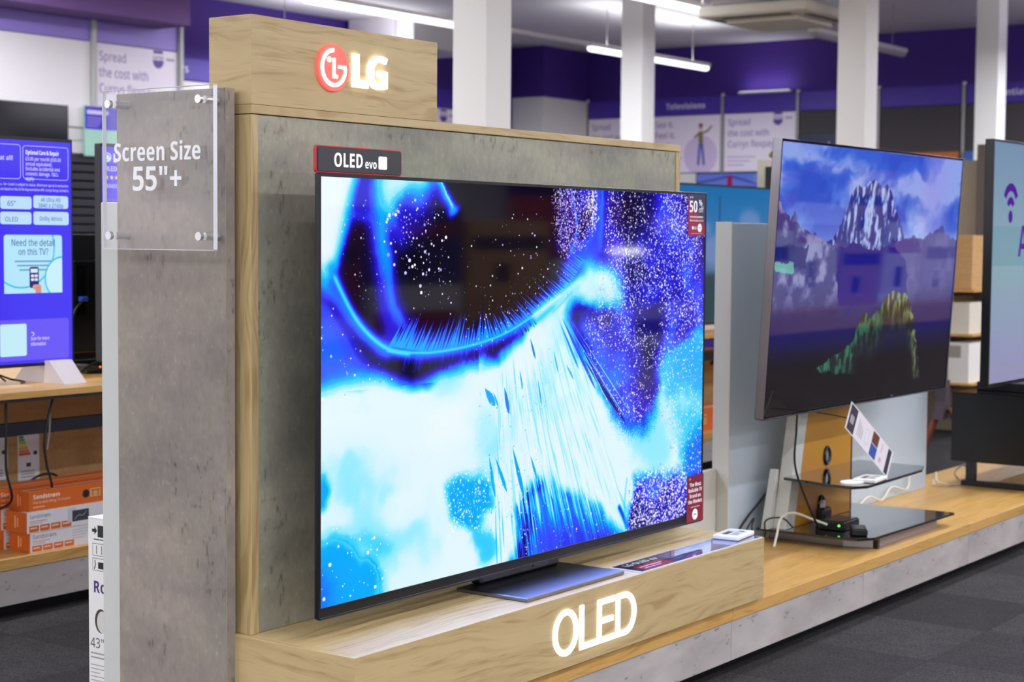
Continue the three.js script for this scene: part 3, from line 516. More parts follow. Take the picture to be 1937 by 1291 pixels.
  for (let i = 0; i < 520; i++) {
    const t = rnd(), p = at(fa, t), q = at(fb, t), s0 = rr(0, 0.8), s1 = Math.min(1.03, s0 + rr(0.08, 0.4)), bend = Math.sin(s0 * 3.1) * -16, c = rnd();
    tear([p[0] + (q[0] - p[0]) * s0 + bend, p[1] + (q[1] - p[1]) * s0], [p[0] + (q[0] - p[0]) * s1 + bend * 0.6, p[1] + (q[1] - p[1]) * s1], rr(1.5, 8), c < 0.5 ? 250 : c < 0.78 ? 224 : s0 > 0.5 ? 160 : 196, rr(0.2, 0.6));
  }
  for (let i = 0; i < 150; i++) { const t = rr(0.12, 0.95), p = at(fa, t), q = at(fb, t), s0 = rr(0.3, 0.62), s1 = Math.min(0.9, s0 + rr(0.12, 0.34)); tear([p[0] + (q[0] - p[0]) * s0 - 10, p[1] + (q[1] - p[1]) * s0], [p[0] + (q[0] - p[0]) * s1, p[1] + (q[1] - p[1]) * s1], rr(3, 12), rnd() < 0.75 ? 246 : 214, rr(0.3, 0.75)); }
  for (const [u, v, k, d] of [[[[637,533]], [[684,583]], 24, 168], [[[674,545]], [[699,589]], 6, 170], [[[724,536]], [[747,610]], 15, 150], [[[842,410]], [[868,469]], 9, 150], [[[955,450]], [[979,513]], 6, 176], [[[1018,492]], [[1056,536]], 7, 176], [[[879,522]], [[900,599]], 7, 176], [[[794,494]], [[809,549]], 7, 176], [[[658,715]], [[687,829]], 13, 172], [[[686,721]], [[740,821]], 13, 172], [[[763,700]], [[821,848]], 16, 166], [[[784,852]], [[805,944]], 13, 150], [[[847,731]], [[881,802]], 9, 172]]) tear(u[0], v[0], k, d, 0.95);
  for (const [u, v, k, d] of [[[[995,360]], [[1172,574]], 14, 118], [[[1027,364]], [[1234,596]], 12, 92], [[[1059,392]], [[1287,631]], 10, 112], [[[985,372]], [[1083,510]], 9, 150], [[[1107,482]], [[1335,682]], 14, 60], [[[1000,358]], [[1353,684]], 3, 236], [[[1037,365]], [[1382,673]], 3, 230], [[[1065,419]], [[1264,645]], 3, 240], [[[1022,403]], [[1207,625]], 3, 236], [[[1087,420]], [[1311,658]], 2, 220]]) tear(u[0], v[0], k, d, 0.9);
  g.globalAlpha = 1; for (const [q, lw] of [[[[691,777],[741,889],[792,1048]], 20], [[[1057,734],[1183,870],[1372,1032]], 24], [[[938,693],[1073,857],[1186,978]], 4], [[[991,758],[1074,902],[1159,1036]], 4], [[[862,715],[957,910],[985,1041]], 4]]) S(q, 248, lw, 8, 0.9);
  S([[1305,931],[1341,975],[1363,1024]], 90, 12, 4); S([[1347,849],[1326,934],[1360,1025]], 196, 6, 3); S([[861,353],[932,319],[1022,284],[1089,253]], 250, 20, 10); S([[948,344],[999,316],[1046,288]], 206, 5, 2);
  A([[842,1071],[865,949],[994,930],[1102,967],[1243,986],[1391,1054],[1392,1118]], 112, 26, 0.72); A([[1158,990],[1272,997],[1361,1065],[1187,1071]], 84, 20, 0.6);
  // colour
  const J = g.getImageData(0, 0, w0, h0); for (let i = 0; i < F.length; i++) { const d = J.data[i * 4] * 3; J.data[i * 4] = inkRamp[d]; J.data[i * 4 + 1] = inkRamp[d + 1]; J.data[i * 4 + 2] = inkRamp[d + 2]; J.data[i * 4 + 3] = 255; }
  g.putImageData(J, 0, 0);
  // particles
  const W = ['#ffffff', '#ffffff', '#eeeaff', '#cfd2ff', '#a99cff'];
  dots(g, [[952,-6],[1063,-9],[1071,166],[995,195],[954,93]], 1900, 0.8, 2.8, ['#ffffff', '#d0c4ff', '#c08aff', '#8f86ff'], 0.9); dots(g, [[1068,10],[1150,8],[1152,106],[1109,166],[1071,166]], 700, 0.8, 2.6, W, 0.9); dots(g, [[1128,4],[1158,3],[1160,91],[1138,121],[1123,61]], 420, 1, 3.2, ['#ffffff'], 0.9);
  dots(g, [[1222,-14],[1777,-7],[1788,384],[1657,445],[1557,538],[1379,528],[1287,367],[1291,274],[1220,181]], 19000, 0.7, 3.0, W, 0.95, 0.75);
  dots(g, [[1118,361],[1316,368],[1561,441],[1534,610],[1412,681],[1323,681],[1121,497]], 7000, 0.7, 2.8, W, 0.95, 0.6);
  dots(g, [[1170,211],[1313,228],[1346,400],[1173,363]], 700, 0.8, 2.6, W, 0.9); dots(g, [[1542,311],[1790,317],[1806,891],[1636,856],[1535,666]], 2600, 0.8, 3.4, W, 0.8);
  dots(g, [[1363,867],[1508,834],[1701,863],[1707,1048],[1360,1033]], 3000, 0.9, 4.2, W, 0.95); dots(g, [[739,782],[992,810],[1360,1025],[841,1049]], 300, 1, 3.4, W, 0.9);
  dots(g, [[230,38],[436,33],[481,260],[333,362],[232,281]], 620, 1, 5, W, 1, 0.6); dots(g, [[437,179],[952,6],[957,298],[439,352]], 130, 1, 3.6, W, 1); dots(g, [[4,276],[173,432],[293,503],[4,521]], 80, 1.2, 4, W, 0.9);
  dots(g, [[475,746],[656,738],[658,907],[487,898]], 520, 0.9, 3.4, ['#ffffff', '#d8f6ff'], 0.9); dots(g, [[-4,824],[245,858],[246,1048],[-4,1017]], 60, 1.5, 5, ['#ffffff'], 0.9); dots(g, [[482,340],[1061,181],[1062,278],[595,454]], 520, 0.8, 2.8, W, 0.9); dots(g, [[58,79],[210,7],[212,331],[96,278]], 90, 1, 3.2, W, 0.8);
  dots(g, [[596,537],[959,430],[866,1023],[599,899]], 600, 0.8, 2.6, ['#ffffff', '#9be8ff', '#2cb4ff'], 0.8);
});
BS = 1;
{
  const t = thing('television', 'large bright television showing blue and white ink clouds', 'television', [3.65, 0.4, -2.55]);
  const x0 = 2.788, x1 = 4.508, y0 = 0.449, y1 = 1.439, zf = -2.531;
  tvBody(t, x0, x1, y0, y1, zf, { side: 0.008, top: 0.008, bottom: 0.025, tex: inkPicture, level: 1.0, rough: 0.05, thin: 0.01 });
  part(t, 'lower_trim', bx(x0 + 0.004, x1 - 0.004, y0 - 0.002, y0 + 0.003, zf - 0.01, zf + 0.0012, 0.0008), M.darkSteel);
  part(t, 'infrared_lens', bx(3.62, 3.69, y0 - 0.008, y0 - 0.001, zf - 0.008, zf - 0.001, 0.002), M.blackGloss);
  part(t, 'stand_neck', bx(3.46, 3.82, 0.41, 0.62, -2.62, -2.584, 0.01), M.black);
  part(t, 'base_plate', slab([[3.405, -2.40], [3.855, -2.40], [3.855, -2.62], [3.405, -2.62]], 0.4005, 0.411, 0.002), M.basePlate);
  const l = new THREE.RectAreaLight(0x8ca2ff, 3.6, 1.68, 0.94); l.position.set(3.648 - 3.65, 0.944 - 0.4, -2.528 + 2.55); l.rotation.y = Math.PI; l.name = 'screen_glow'; t.add(l);
}
{ // lit topper sign
  const t = thing('topper_sign', 'small dark lit sign with red edge clipped on the television top corner', 'sign', [2.926, 1.4395, -2.535]);
  const tex = canvas(768, 144, (g, w, h) => { g.fillStyle = '#26272c'; g.fillRect(0, 0, w, h); g.save(); g.translate(138, 0); g.scale(0.92, 1); txt(g, 'OLED', 0, 114, 116, '#ffffff', 'bold'); g.restore(); txt(g, 'evo', 424, 114, 74, '#ffffff', 'bold', 'left', 114); rbox(g, 552, 36, 82, 80, 10, '#ffffff'); });
  part(t, 'red_edge', plate(rrect(2.780, 3.074, 1.4395, 1.4995, 0.008), -2.541, -2.533), new THREE.MeshStandardMaterial({ color: 0xb0202c, emissive: 0xc02030, emissiveIntensity: 0.25, roughness: 0.4 }));
  part(t, 'face', plate(rrect(2.7825, 3.0715, 1.442, 1.497, 0.0065), -2.5335, -2.532), mat(0x1c1d22, 0.25));
  part(t, 'lettering', face(0.283, 0.053, 2.927, 1.4695, -2.5314), new THREE.MeshStandardMaterial({ color: 0x101116, roughness: 0.3, emissive: 0xffffff, emissiveMap: tex, emissiveIntensity: 1.3 }));
}
BS = 1;
const sticker = (name, label, x0, x1, y0, y1, draw) => { const t = thing(name, label, 'sticker', [(x0 + x1) / 2, y0, -2.5305], 'promotional stickers on the bright television'); part(t, 'card', bx(x0, x1, y0, y1, -2.5308, -2.5302, 0), mat(0x7a1c2c, 0.5)); part(t, 'print', face(x1 - x0, y1 - y0, (x0 + x1) / 2, (y0 + y1) / 2, -2.53), print(400, Math.round(400 * (y1 - y0) / (x1 - x0)), draw, 0.45)); };
sticker('offer_sticker', 'crimson and navy fifty percent off card at the screen top corner', 4.398, 4.497, 1.311, 1.434, (g, w, h) => {
  const q = g.createLinearGradient(0, h, w, 0); q.addColorStop(0, '#a81848'); q.addColorStop(0.5, '#8c1c38'); q.addColorStop(0.62, '#2a2a50'); q.addColorStop(1, '#23304e'); g.fillStyle = q; g.fillRect(0, 0, w, h);
  txt(g, 'UP TO', 30, 52, 28, '#fff'); g.save(); g.scale(0.95, 1); txt(g, '50', 20, 218, 190, '#fff'); g.restore(); txt(g, '%', 245, 140, 100, '#fff'); txt(g, 'off', 245, 218, 92, '#fff', '500'); txt(g, 'Selected Soundbars', 34, 285, 34, '#fff'); txt(g, 'When You Buy an LG TV', 34, 328, 29, '#fff');
  g.fillStyle = '#fff'; g.beginPath(); g.arc(110, 405, 22, 0, 7); g.fill(); txt(g, 'LG', 140, 422, 46, '#fff'); g.beginPath(); g.arc(275, 405, 52, 0, 7); g.fill(); g.fillStyle = '#666'; g.fillRect(252, 400, 46, 9); g.fillStyle = '#fff'; g.fillRect(60, 470, 280, 3);
});
sticker('award_sticker', 'dark red reliability award card at the screen bottom corner', 4.412, 4.512, 0.4495, 0.592, (g, w, h) => {
  const q = g.createLinearGradient(0, 0, 0, h); q.addColorStop(0, '#7c2134'); q.addColorStop(1, '#8c1c30'); g.fillStyle = q; g.fillRect(0, 0, w, h); txt(g, 'LG', 50, 52, 34, '#e8d8dc');
  ['The Most', 'Reliable TV', 'Brand on', 'the Market'].forEach((s, i) => txt(g, s, w / 2, 135 + i * 68, 62, '#fff', 'bold', 'center')); g.fillStyle = '#dbb6c0'; g.fillRect(w / 2 - 110, 378, 220, 10); g.fillStyle = '#fff'; g.beginPath(); g.arc(w / 2, 475, 66, 0, 7); g.fill(); g.fillStyle = '#666'; g.fillRect(w / 2 - 34, 468, 68, 14);
});

// ---------------------------------------------------------------- on the plinth
{
  const t = thing('specification_strip', 'glossy dark blue and crimson information strip along the plinth edge', 'sign', [4.26, 0.4, -2.43]);
  part(t, 'holder', bx(3.905, 4.6, 0.4003, 0.4028, -2.478, -2.373, 0.0005), new THREE.MeshPhysicalMaterial({ color: 0xd9dce4, roughness: 0.1 }));
  const m = new THREE.MeshPhysicalMaterial({ roughness: 0.12, clearcoat: 1, clearcoatRoughness: 0.03, map: canvas(1400, 208, (g, w, h) => {
    g.fillStyle = '#17162c'; g.fillRect(0, 0, w, h); g.fillStyle = '#b01c44'; g.fillRect(70, 92, 300, 116); txt(g, 'LG OLED evo', 60, 70, 62, '#fff'); g.fillStyle = '#ffd6de'; g.fillRect(90, 125, 230, 16); g.fillRect(90, 160, 180, 12); const q = g.createLinearGradient(400, 0, w, 0); q.addColorStop(0, '#2a2468'); q.addColorStop(0.5, '#222a78'); q.addColorStop(1, '#3b3f7c'); g.fillStyle = q; g.fillRect(400, 0, 1000, 208);
    g.fillStyle = '#8c90c8'; for (let i = 0; i < 4; i++) for (let j = 0; j < 4; j++) g.fillRect(440 + i * 230, 40 + j * 36, 150 - j * 18, 9); g.fillStyle = '#7d1f52'; g.fillRect(760, 150, 190, 40);
  }) });
  part(t, 'print', face(0.685, 0.098, 4.2525, 0.4031, -2.4255, 'y'), m);
}
function shelfLabel(label, x, y, z, turn) {
  const t = thing('electronic_price_label', label, 'price label', [x, y, z], 'electronic price labels');
  t.rotation.y = turn; org.set(t, [0, 0, 0]);
  part(t, 'casing', bx(-0.068, 0.068, 0, 0.013, -0.042, 0.042, 0.004), M.white);
  part(t, 'display', face(0.096, 0.062, 0, 0.0132, 0, 'y'), print(256, 160, (g, w, h) => { g.fillStyle = '#c9ccc8'; g.fillRect(0, 0, w, h); g.fillStyle = '#33363c'; g.fillRect(14, 22, 150, 46); g.fillStyle = '#4a4d54'; for (let i = 0; i < 4; i++) g.fillRect(14, 92 + i * 16, 150 - i * 22, 7); g.fillRect(190, 92, 46, 46); }));
}
shelfLabel('white electronic price label lying on the far end of the plinth strip', 4.54, 0.4034, -2.44, 0.12);

// ---------------------------------------------------------------- end panel with the clear sign
{
  const t = thing('end_panel', 'tall grey concrete-look end panel standing before the oak display', 'panel', [2.714, 0, -2.905]);
  part(t, 'board', bx(2.70, 2.728, 0, 1.626, -3.083, -2.729, 0.0012, 'y', 0.35, 0.6), M.greige);
  part(t, 'edge_strip', bx(2.7005, 2.7275, 0.001, 1.6255, -2.7292, -2.7272, 0.0005, 'y', 0.15, 0.2), M.greige);
  const s = thing('clear_sign', 'clear acrylic screen size sign on four chrome standoffs', 'sign', [2.66, 1.265, -2.9]);
  const xa = 2.649, xb = 2.66, ya = 1.268, yb = 1.628, za = -3.072, zb = -2.714;
  part(s, 'acrylic_sheet', bx(xa, xb, ya, yb, za, zb, 0), M.acrylic);
  part(s, 'polished_edge', bx(xa, xb, ya + 0.001, yb - 0.001, zb + 0.0002, zb + 0.0012, 0), M.acrylicEdge);
  part(s, 'polished_edge', bx(xa, xb, ya - 0.0012, ya - 0.0002, za, zb, 0), M.acrylicEdge);
  part(s, 'polished_edge', bx(xa, xb, yb + 0.0002, yb + 0.0012, za, zb, 0), M.acrylicEdge);
  part(s, 'polished_edge', bx(xa, xb, ya + 0.001, yb - 0.001, za - 0.0012, za - 0.0002, 0), M.acrylicEdge);
  for (const y of [1.298, 1.598]) for (const z of [-3.045, -2.752]) {
    const o = part(s, 'standoff', cyl(2.68, y, z, 0.0085, 0.04, 'x', 0.0085, 24), M.chrome); part(o, 'cap', cyl(2.644, y, z, 0.0095, 0.009, 'x', 0.0095, 28), M.chrome);
  }
  const white = mat(0xf4f4f6, 0.5);
  const a = words('Screen Size', 0.041, 0.0006, font, 0.93); a.rotateY(-Math.PI / 2); a.translate(2.6488, 1.467, -2.893); part(s, 'lettering', a, white);
  const b = words('55"+', 0.0545, 0.0006, font, 1.02); b.rotateY(-Math.PI / 2); b.translate(2.6488, 1.4, -2.892); part(s, 'lettering', b, white);
}
// ---------------------------------------------------------------- low partitions of the spine
{
  const t = thing('low_partition', 'plain pale grey partition end just behind the concrete-look end panel', 'partition', [3.6, 0, -3.09]);
  part(t, 'panel', bx(2.735, 4.5, 0, 1.372, -3.128, -3.06, 0.002), M.greyPanel);
  part(t, 'end_cap', bx(2.708, 2.7345, 0, 1.376, -3.15, -3.085, 0.003), M.greyPanel);
  const u = thing('low_partition', 'blue-grey low partition behind the mountain television with pale end', 'partition', [6.25, 0.21, -2.93], 'spine partitions');
  part(u, 'panel', bx(5.346, 7.165, 0.2105, 1.359, -2.955, -2.897, 0.002), M.bluePanel);
  part(u, 'end_cap', bx(5.338, 5.3455, 0.2105, 1.362, -2.96, -2.893, 0.002), M.greyPanel);
  one('spine_upstand', 'short grey upstand between the plinth and the low partition', 'partition', bx(4.63, 5.335, 0.2105, 0.482, -2.965, -2.94, 0.002), M.greyPanel);
}

// ---------------------------------------------------------------- mountain television on its stand
const peaks = canvas(860, 500, (g, w, h) => {
  const near = [[290,636],[354,617],[454,589],[528,562],[549,517],[587,484],[622,472],[656,495],[691,478],[718,455],[759,429],[804,417],[856,434],[902,422],[944,469],[978,520],[1008,587],[1039,655],[1057,707]], m = [[282,277],[346,256],[392,222],[419,177],[447,136],[471,111],[491,100],[514,110],[549,103],[569,90],[605,84],[653,100],[669,105],[698,95],[733,119],[765,163],[811,201],[844,249],[925,289],[935,338],[291,333]];
  const lh = [[-96,160],[-2,153],[33,180],[68,210],[106,192],[133,225],[194,243],[262,257],[319,277],[399,267],[481,289],[585,304],[663,745],[-18,695]], rh = [[622,304],[770,276],[865,254],[947,250],[1003,260],[1058,236],[1116,226],[1149,212],[1190,239],[1257,259],[1416,263],[1535,810],[702,748]], mid = [[368,289],[506,271],[620,292],[770,276],[875,325],[948,535],[446,546]], lake = [[-78,278],[200,283],[184,341],[-71,330]], teal = [[-73,313],[111,326],[122,354],[-69,341]];
  const hex = (c) => [parseInt(c.slice(1, 3), 16), parseInt(c.slice(3, 5), 16), parseInt(c.slice(5, 7), 16)], st = (a, b, x) => sm(Math.max(0, Math.min(1, (x - a) / (b - a))));
  const C = Object.fromEntries(Object.entries({ top: '#3a66dc', low: '#9db6f8', deep: '#2f4ecb', cloud: '#b4c4fb', lilac: '#a3a0f0', snow: '#b2c6fb', rock: '#22318e', hill: '#3f3f86', hillHi: '#a0a2d0', night: '#17198a', dusk: '#221e68', earth: '#1a1518', moss: '#a0b070', fern: '#3f8a68', bark: '#23282c', teal: '#70c8b4' }).map(([k, v]) => [k, hex(v)]));
  const I = g.createImageData(w, h);
  for (let y = 0; y < h; y++) for (let x = 0; x < w; x++) {
    const u = x / w, v = y / h, px = u * 1280, py = v * 745;
    const jx = px + (fbm(u, v, 50, 30, 3) - 0.5) * 26, jy = py + (fbm((u + 0.4) % 1, v, 50, 30, 3) - 0.5) * 26, p = [jx, jy];
    const wu = (u + 0.09 * (fbm(u, v, 9, 6, 3) - 0.5) + 0.25 * v + 1) % 1, wv = (v + 0.12 * (fbm((u + 0.3) % 1, v, 9, 6, 3) - 0.5) + 1) % 1, cl = fbm(wu, wv, 6, 7, 5), c2 = fbm((u + 0.5) % 1, (v + 0.3) % 1, 4, 4, 4);
    let c = mix(C.top, C.low, st(0.05, 0.46, v)); c = mix(c, C.deep, 0.8 * st(0.52, 0.34, cl) * st(0.5, 0.2, v)); c = mix(c, C.cloud, 0.75 * st(0.5, 0.66, cl)); c = mix(c, C.lilac, 0.6 * st(0.1, 0.0, Math.abs(u - 0.84) - 0.02) * st(0.4, 0.3, v)); c = mix(c, C.top, 0.5 * st(0.56, 0.7, c2));
    if (inside([px + (jx - px) * 0.4, py + (jy - py) * 0.4], m)) { const n = fbm(u, v, 60, 18, 4), r = fbm((u + v * 0.12) % 1, v, 110, 30, 3); c = mix(C.rock, C.snow, st(0.46, 0.62, n * 0.6 + r * 0.4 + (u < 0.52 ? 0.02 : -0.03))); c = mix(c, C.low, 0.25 * st(0.3, 0.5, v)); }
    const L = inside(p, lh), R = inside(p, rh);
    if (L || R) { const n = fbm(u, v, 26, 22, 5); c = mix(C.hill, C.hillHi, st(0.42, 0.72, n) * (L ? 0.85 : 0.35)); if (R) c = mix(c, [104, 98, 168], 0.5); c = mix(c, C.dusk, st(0.5, 0.68, v)); }
    if (inside(p, mid)) c = mix(mix(C.night, [24, 74, 150], st(0.55, 0.75, fbm(u, v, 12, 12, 4)) * 0.8), C.dusk, st(0.55, 0.72, v));
    if (inside(p, lake)) c = mix(c, [20, 22, 112], 0.85); if (inside(p, teal)) c = mix(c, C.teal, 0.85);
    c = mix(c, C.dusk, 0.65 * st(0.57, 0.7, v)); c = mix(c, C.earth, st(0.68, 0.86, v));
    if (inside(p, near)) { let d = 0; while (d < 200 && inside([jx, jy - d], near)) d += 6; const n = fbm(u, v, 90, 24, 4); c = mix(mix(C.bark, px > 760 ? C.moss : C.fern, st(0.42, 0.66, n) * st(150, 10, d) * 0.85), c, st(60, 190, d)); }
    const i = (y * w + x) * 4; I.data[i] = c[0]; I.data[i + 1] = c[1]; I.data[i + 2] = c[2]; I.data[i + 3] = 255;
  }
  g.putImageData(I, 0, 0);
});
{
  const W = 1.59, H = 0.925, t = thing('television', 'silver-edged television showing a blue snow-streaked mountain', 'television', [5.83, 0.707, -2.603]);
  org.set(t, [0, 0, 0]); t.rotation.x = THREE.MathUtils.degToRad(3.3);
  tvBody(t, -W / 2, W / 2, 0, H, 0, { side: 0.007, top: 0.009, bottom: 0.009, tex: peaks, level: 0.85, rough: 0.03, thin: 0.03, bezel: M.blackGloss });
  part(t, 'side_trim', bx(-W / 2 - 0.004, -W / 2, 0, H, -0.03, 0.001, 0.001), M.steel); part(t, 'side_trim', bx(W / 2, W / 2 + 0.004, 0, H, -0.03, 0.001, 0.001), M.steel);
  part(t, 'lower_trim', bx(-W / 2, W / 2, -0.004, 0, -0.03, 0.001, 0.001), M.darkSteel);
  part(t, 'sensor', bx(0.24, 0.26, 0.004, 0.008, 0, 0.001, 0), M.steel);
  part(t, 'power_cable', tube([[-0.42, 0.1, -0.05], [-0.42, 0.0, -0.06], [-0.418, -0.08, -0.06], [-0.41, -0.2, -0.06], [-0.35, -0.34, -0.03], [-0.29, -0.43, -0.01]], 0.004), M.cableBlack);
}
{
  const t = thing('television_stand', 'cantilever television stand with black glass base and amber spine', 'television stand', [5.87, 0.21, -2.64]);
  part(t, 'base_body', slab([[5.58, -2.855], [5.58, -2.56], [5.62, -2.445], [6.165, -2.445], [6.165, -2.855]], 0.2105, 0.249, 0.002), M.steel);
  part(t, 'base_edge', bx(5.612, 5.63, 0.211, 0.249, -2.46, -2.442, 0.001), M.black);
  part(t, 'base_glass', slab([[5.49, -2.86], [5.485, -2.60], [5.50, -2.47], [5.56, -2.43], [6.27, -2.417], [6.27, -2.50], [6.25, -2.86]], 0.25, 0.26, 0.0015), M.glassBlack);
  const amber = new THREE.MeshPhysicalMaterial({ color: 0xc08a2c, roughness: 0.3, clearcoat: 0.5, clearcoatRoughness: 0.1 });
  part(t, 'spine_face', plate([[5.575, 0.261], [6.05, 0.261], [6.05, 0.78], [5.70, 0.78]], -2.762, -2.75), amber, 'amber lacquered face');
  part(t, 'spine_edge', bx(6.0505, 6.058, 0.261, 0.78, -2.80, -2.748, 0.001), M.darkSteel);
  part(t, 'spine_side', plate([[5.508, 0.261], [5.574, 0.261], [5.699, 0.78], [5.633, 0.78]], -2.80, -2.75), M.greyPanel);
  part(t, 'side_fin', plate([[5.47, 0.261], [5.52, 0.261], [5.55, 0.47], [5.535, 0.47]], -2.83, -2.802), M.greyPanel);
  for (const [x, y] of [[5.833, 0.497], [5.79, 0.318]]) { const r = new THREE.TorusGeometry(0.03, 0.007, 10, 28); r.scale(0.75, 1, 1); r.translate(x, y, -2.747); const q = part(t, 'cable_ring', r, M.blackGloss); part(q, 'opening', cyl(x, y, -2.7495, 0.022, 0.002, 'z', 0.022, 24), M.chrome); }
  part(t, 'shelf_glass', slab([[5.485, -2.75], [5.43, -2.54], [5.42, -2.46], [5.48, -2.425], [6.0, -2.44], [6.10, -2.475], [6.12, -2.75]], 0.443, 0.453, 0.0015), M.glassBlack);
  part(t, 'mount_arm', bx(5.76, 5.96, 0.7, 1.18, -2.80, -2.70, 0.004), M.black);
}
{
  const t = thing('swing_ticket', 'long white swing ticket leaning diagonally on the glass shelf', 'price ticket', [5.55, 0.455, -2.46]);
  const L = 0.42, Wd = 0.1, ang = Math.atan2(-0.225, 0.385), m = print(150, 528, (g, w, h) => {
    g.fillStyle = '#e9e5ea'; g.fillRect(0, 0, w, h); g.fillStyle = '#3a3742'; g.fillRect(6, 10, w - 12, 76); rbox(g, 50, 26, 46, 40, 8, '#aaa6b6'); g.fillStyle = '#a7a2ae'; for (let i = 0; i < 4; i++) g.fillRect(30, 120 + i * 16, 90 - i * 12, 6); rbox(g, 35, 205, 80, 40, 8, null, '#b4aeba', 2); g.fillStyle = '#3b57a6'; g.fillRect(8, 280, 66, 74); g.fillStyle = '#6b3d2e'; g.fillRect(78, 280, 64, 74);
    g.fillStyle = '#e2a8b4'; g.beginPath(); g.arc(40, 405, 14, 0, 7); g.fill(); g.fillRect(80, 395, 50, 8); g.fillStyle = '#3a3840'; g.fillRect(6, 470, w - 12, 40);
  });
  const a = bx(-Wd / 2, Wd / 2, -L / 2, L / 2, -0.0008, 0.0008, 0), b = face(Wd, L, 0, 0, 0.0011);
  for (const q of [a, b]) { q.rotateZ(ang + Math.PI / 2); q.translate(5.548, 0.602, -2.452); }
  part(t, 'card', a, M.white); part(t, 'print', b, m);
  part(t, 'cord', tube([[5.39, 0.69, -2.453], [5.405, 0.695, -2.5], [5.42, 0.698, -2.55], [5.43, 0.7, -2.6]], 0.002), M.cableBlack);
}
shelfLabel('white electronic price label on the upper glass shelf of the amber stand', 5.60, 0.4535, -2.47, 0.1);
one('oval_card', 'white oval card lying on the upper glass shelf', 'card', (() => { const g = cyl(0, 0, 0, 0.055, 0.004, 'y', 0.055, 32); g.scale(1, 1, 0.7); g.translate(5.515, 0.4555, -2.50); return g; })(), M.white);
{
  const t = thing('media_box', 'small black media box with green light on the glass base', 'media box', [5.66, 0.26, -2.6]);
  part(t, 'casing', bx(5.60, 5.74, 0.2605, 0.292, -2.67, -2.57, 0.004), M.black); part(t, 'indicator', cyl(5.598, 0.28, -2.585, 0.004, 0.003, 'x', 0.004, 12), new THREE.MeshStandardMaterial({ color: 0x60ff60, emissive: 0x60ff40, emissiveIntensity: 2 })); part(t, 'lid', bx(5.605, 5.735, 0.292, 0.295, -2.665, -2.575, 0.001), M.blackGloss);
  const a = thing('power_adapter', 'black power adapter slab lying at the front of the glass base', 'adapter', [5.6, 0.26, -2.5]); part(a, 'block', (() => { const g = bx(-0.055, 0.055, 0.2605, 0.284, -0.028, 0.028, 0.005); g.rotateY(0.5); g.translate(5.60, 0, -2.51); return g; })(), M.black); part(a, 'rating_label', (() => { const g = face(0.07, 0.03, 0, 0.2845, 0, 'y'); g.rotateY(0.5); g.translate(5.60, 0, -2.51); return g; })(), M.darkSteel);
  const p = thing('mains_plug', 'black mains plug standing on the glass base before the lower ring', 'plug', [5.73, 0.26, -2.71]); part(p, 'body', bx(5.70, 5.77, 0.2605, 0.32, -2.73, -2.69, 0.012), M.black); part(p, 'pin', bx(5.728, 5.742, 0.318, 0.345, -2.714, -2.706, 0.002), M.chrome); part(p, 'pin', bx(5.712, 5.72, 0.318, 0.335, -2.714, -2.706, 0.001), M.chrome);
}
one('white_cable', 'cream network cable arching into the black media box', 'cable', tube([[5.36, 0.222, -2.72], [5.40, 0.26, -2.73], [5.44, 0.312, -2.735], [5.50, 0.326, -2.72], [5.56, 0.30, -2.67], [5.596, 0.28, -2.63]], 0.0045), M.cableWhite);
one('black_cable', 'black cable hanging down the blue-grey partition behind the plinth', 'cable', tube([[5.37, 0.214, -2.87], [5.41, 0.25, -2.889], [5.47, 0.29, -2.89], [5.56, 0.335, -2.89], [5.64, 0.375, -2.89]], 0.004), M.cableBlack);
one('black_cable', 'thin coiled black cable heaped at the corner of the glass base', 'cable', tube([[5.40, 0.216, -2.80], [5.42, 0.27, -2.84], [5.455, 0.30, -2.85], [5.43, 0.25, -2.87], [5.39, 0.23, -2.84], [5.44, 0.24, -2.80], [5.43, 0.3, -2.79], [5.46, 0.31, -2.74], [5.465, 0.28, -2.70]], 0.003), M.cableBlack);
one('white_cable', 'loose cream cable lying along the foot of the partition', 'cable', tube([[6.35, 0.215, -2.86], [6.5, 0.25, -2.87], [6.6, 0.225, -2.86], [6.75, 0.26, -2.88], [6.9, 0.24, -2.87], [6.95, 0.32, -2.885]], 0.004), M.cableWhite);
one('white_cable', 'looped cream cable on the oak platform past the partition', 'cable', tube([[7.22, 0.2145, -2.88], [7.26, 0.24, -2.9], [7.24, 0.27, -2.88], [7.2, 0.24, -2.86], [7.3, 0.2145, -2.82], [7.42, 0.24, -2.8], [7.42, 0.29, -2.82], [7.38, 0.26, -2.85], [7.42, 0.2145, -2.84]], 0.004), M.cableWhite);

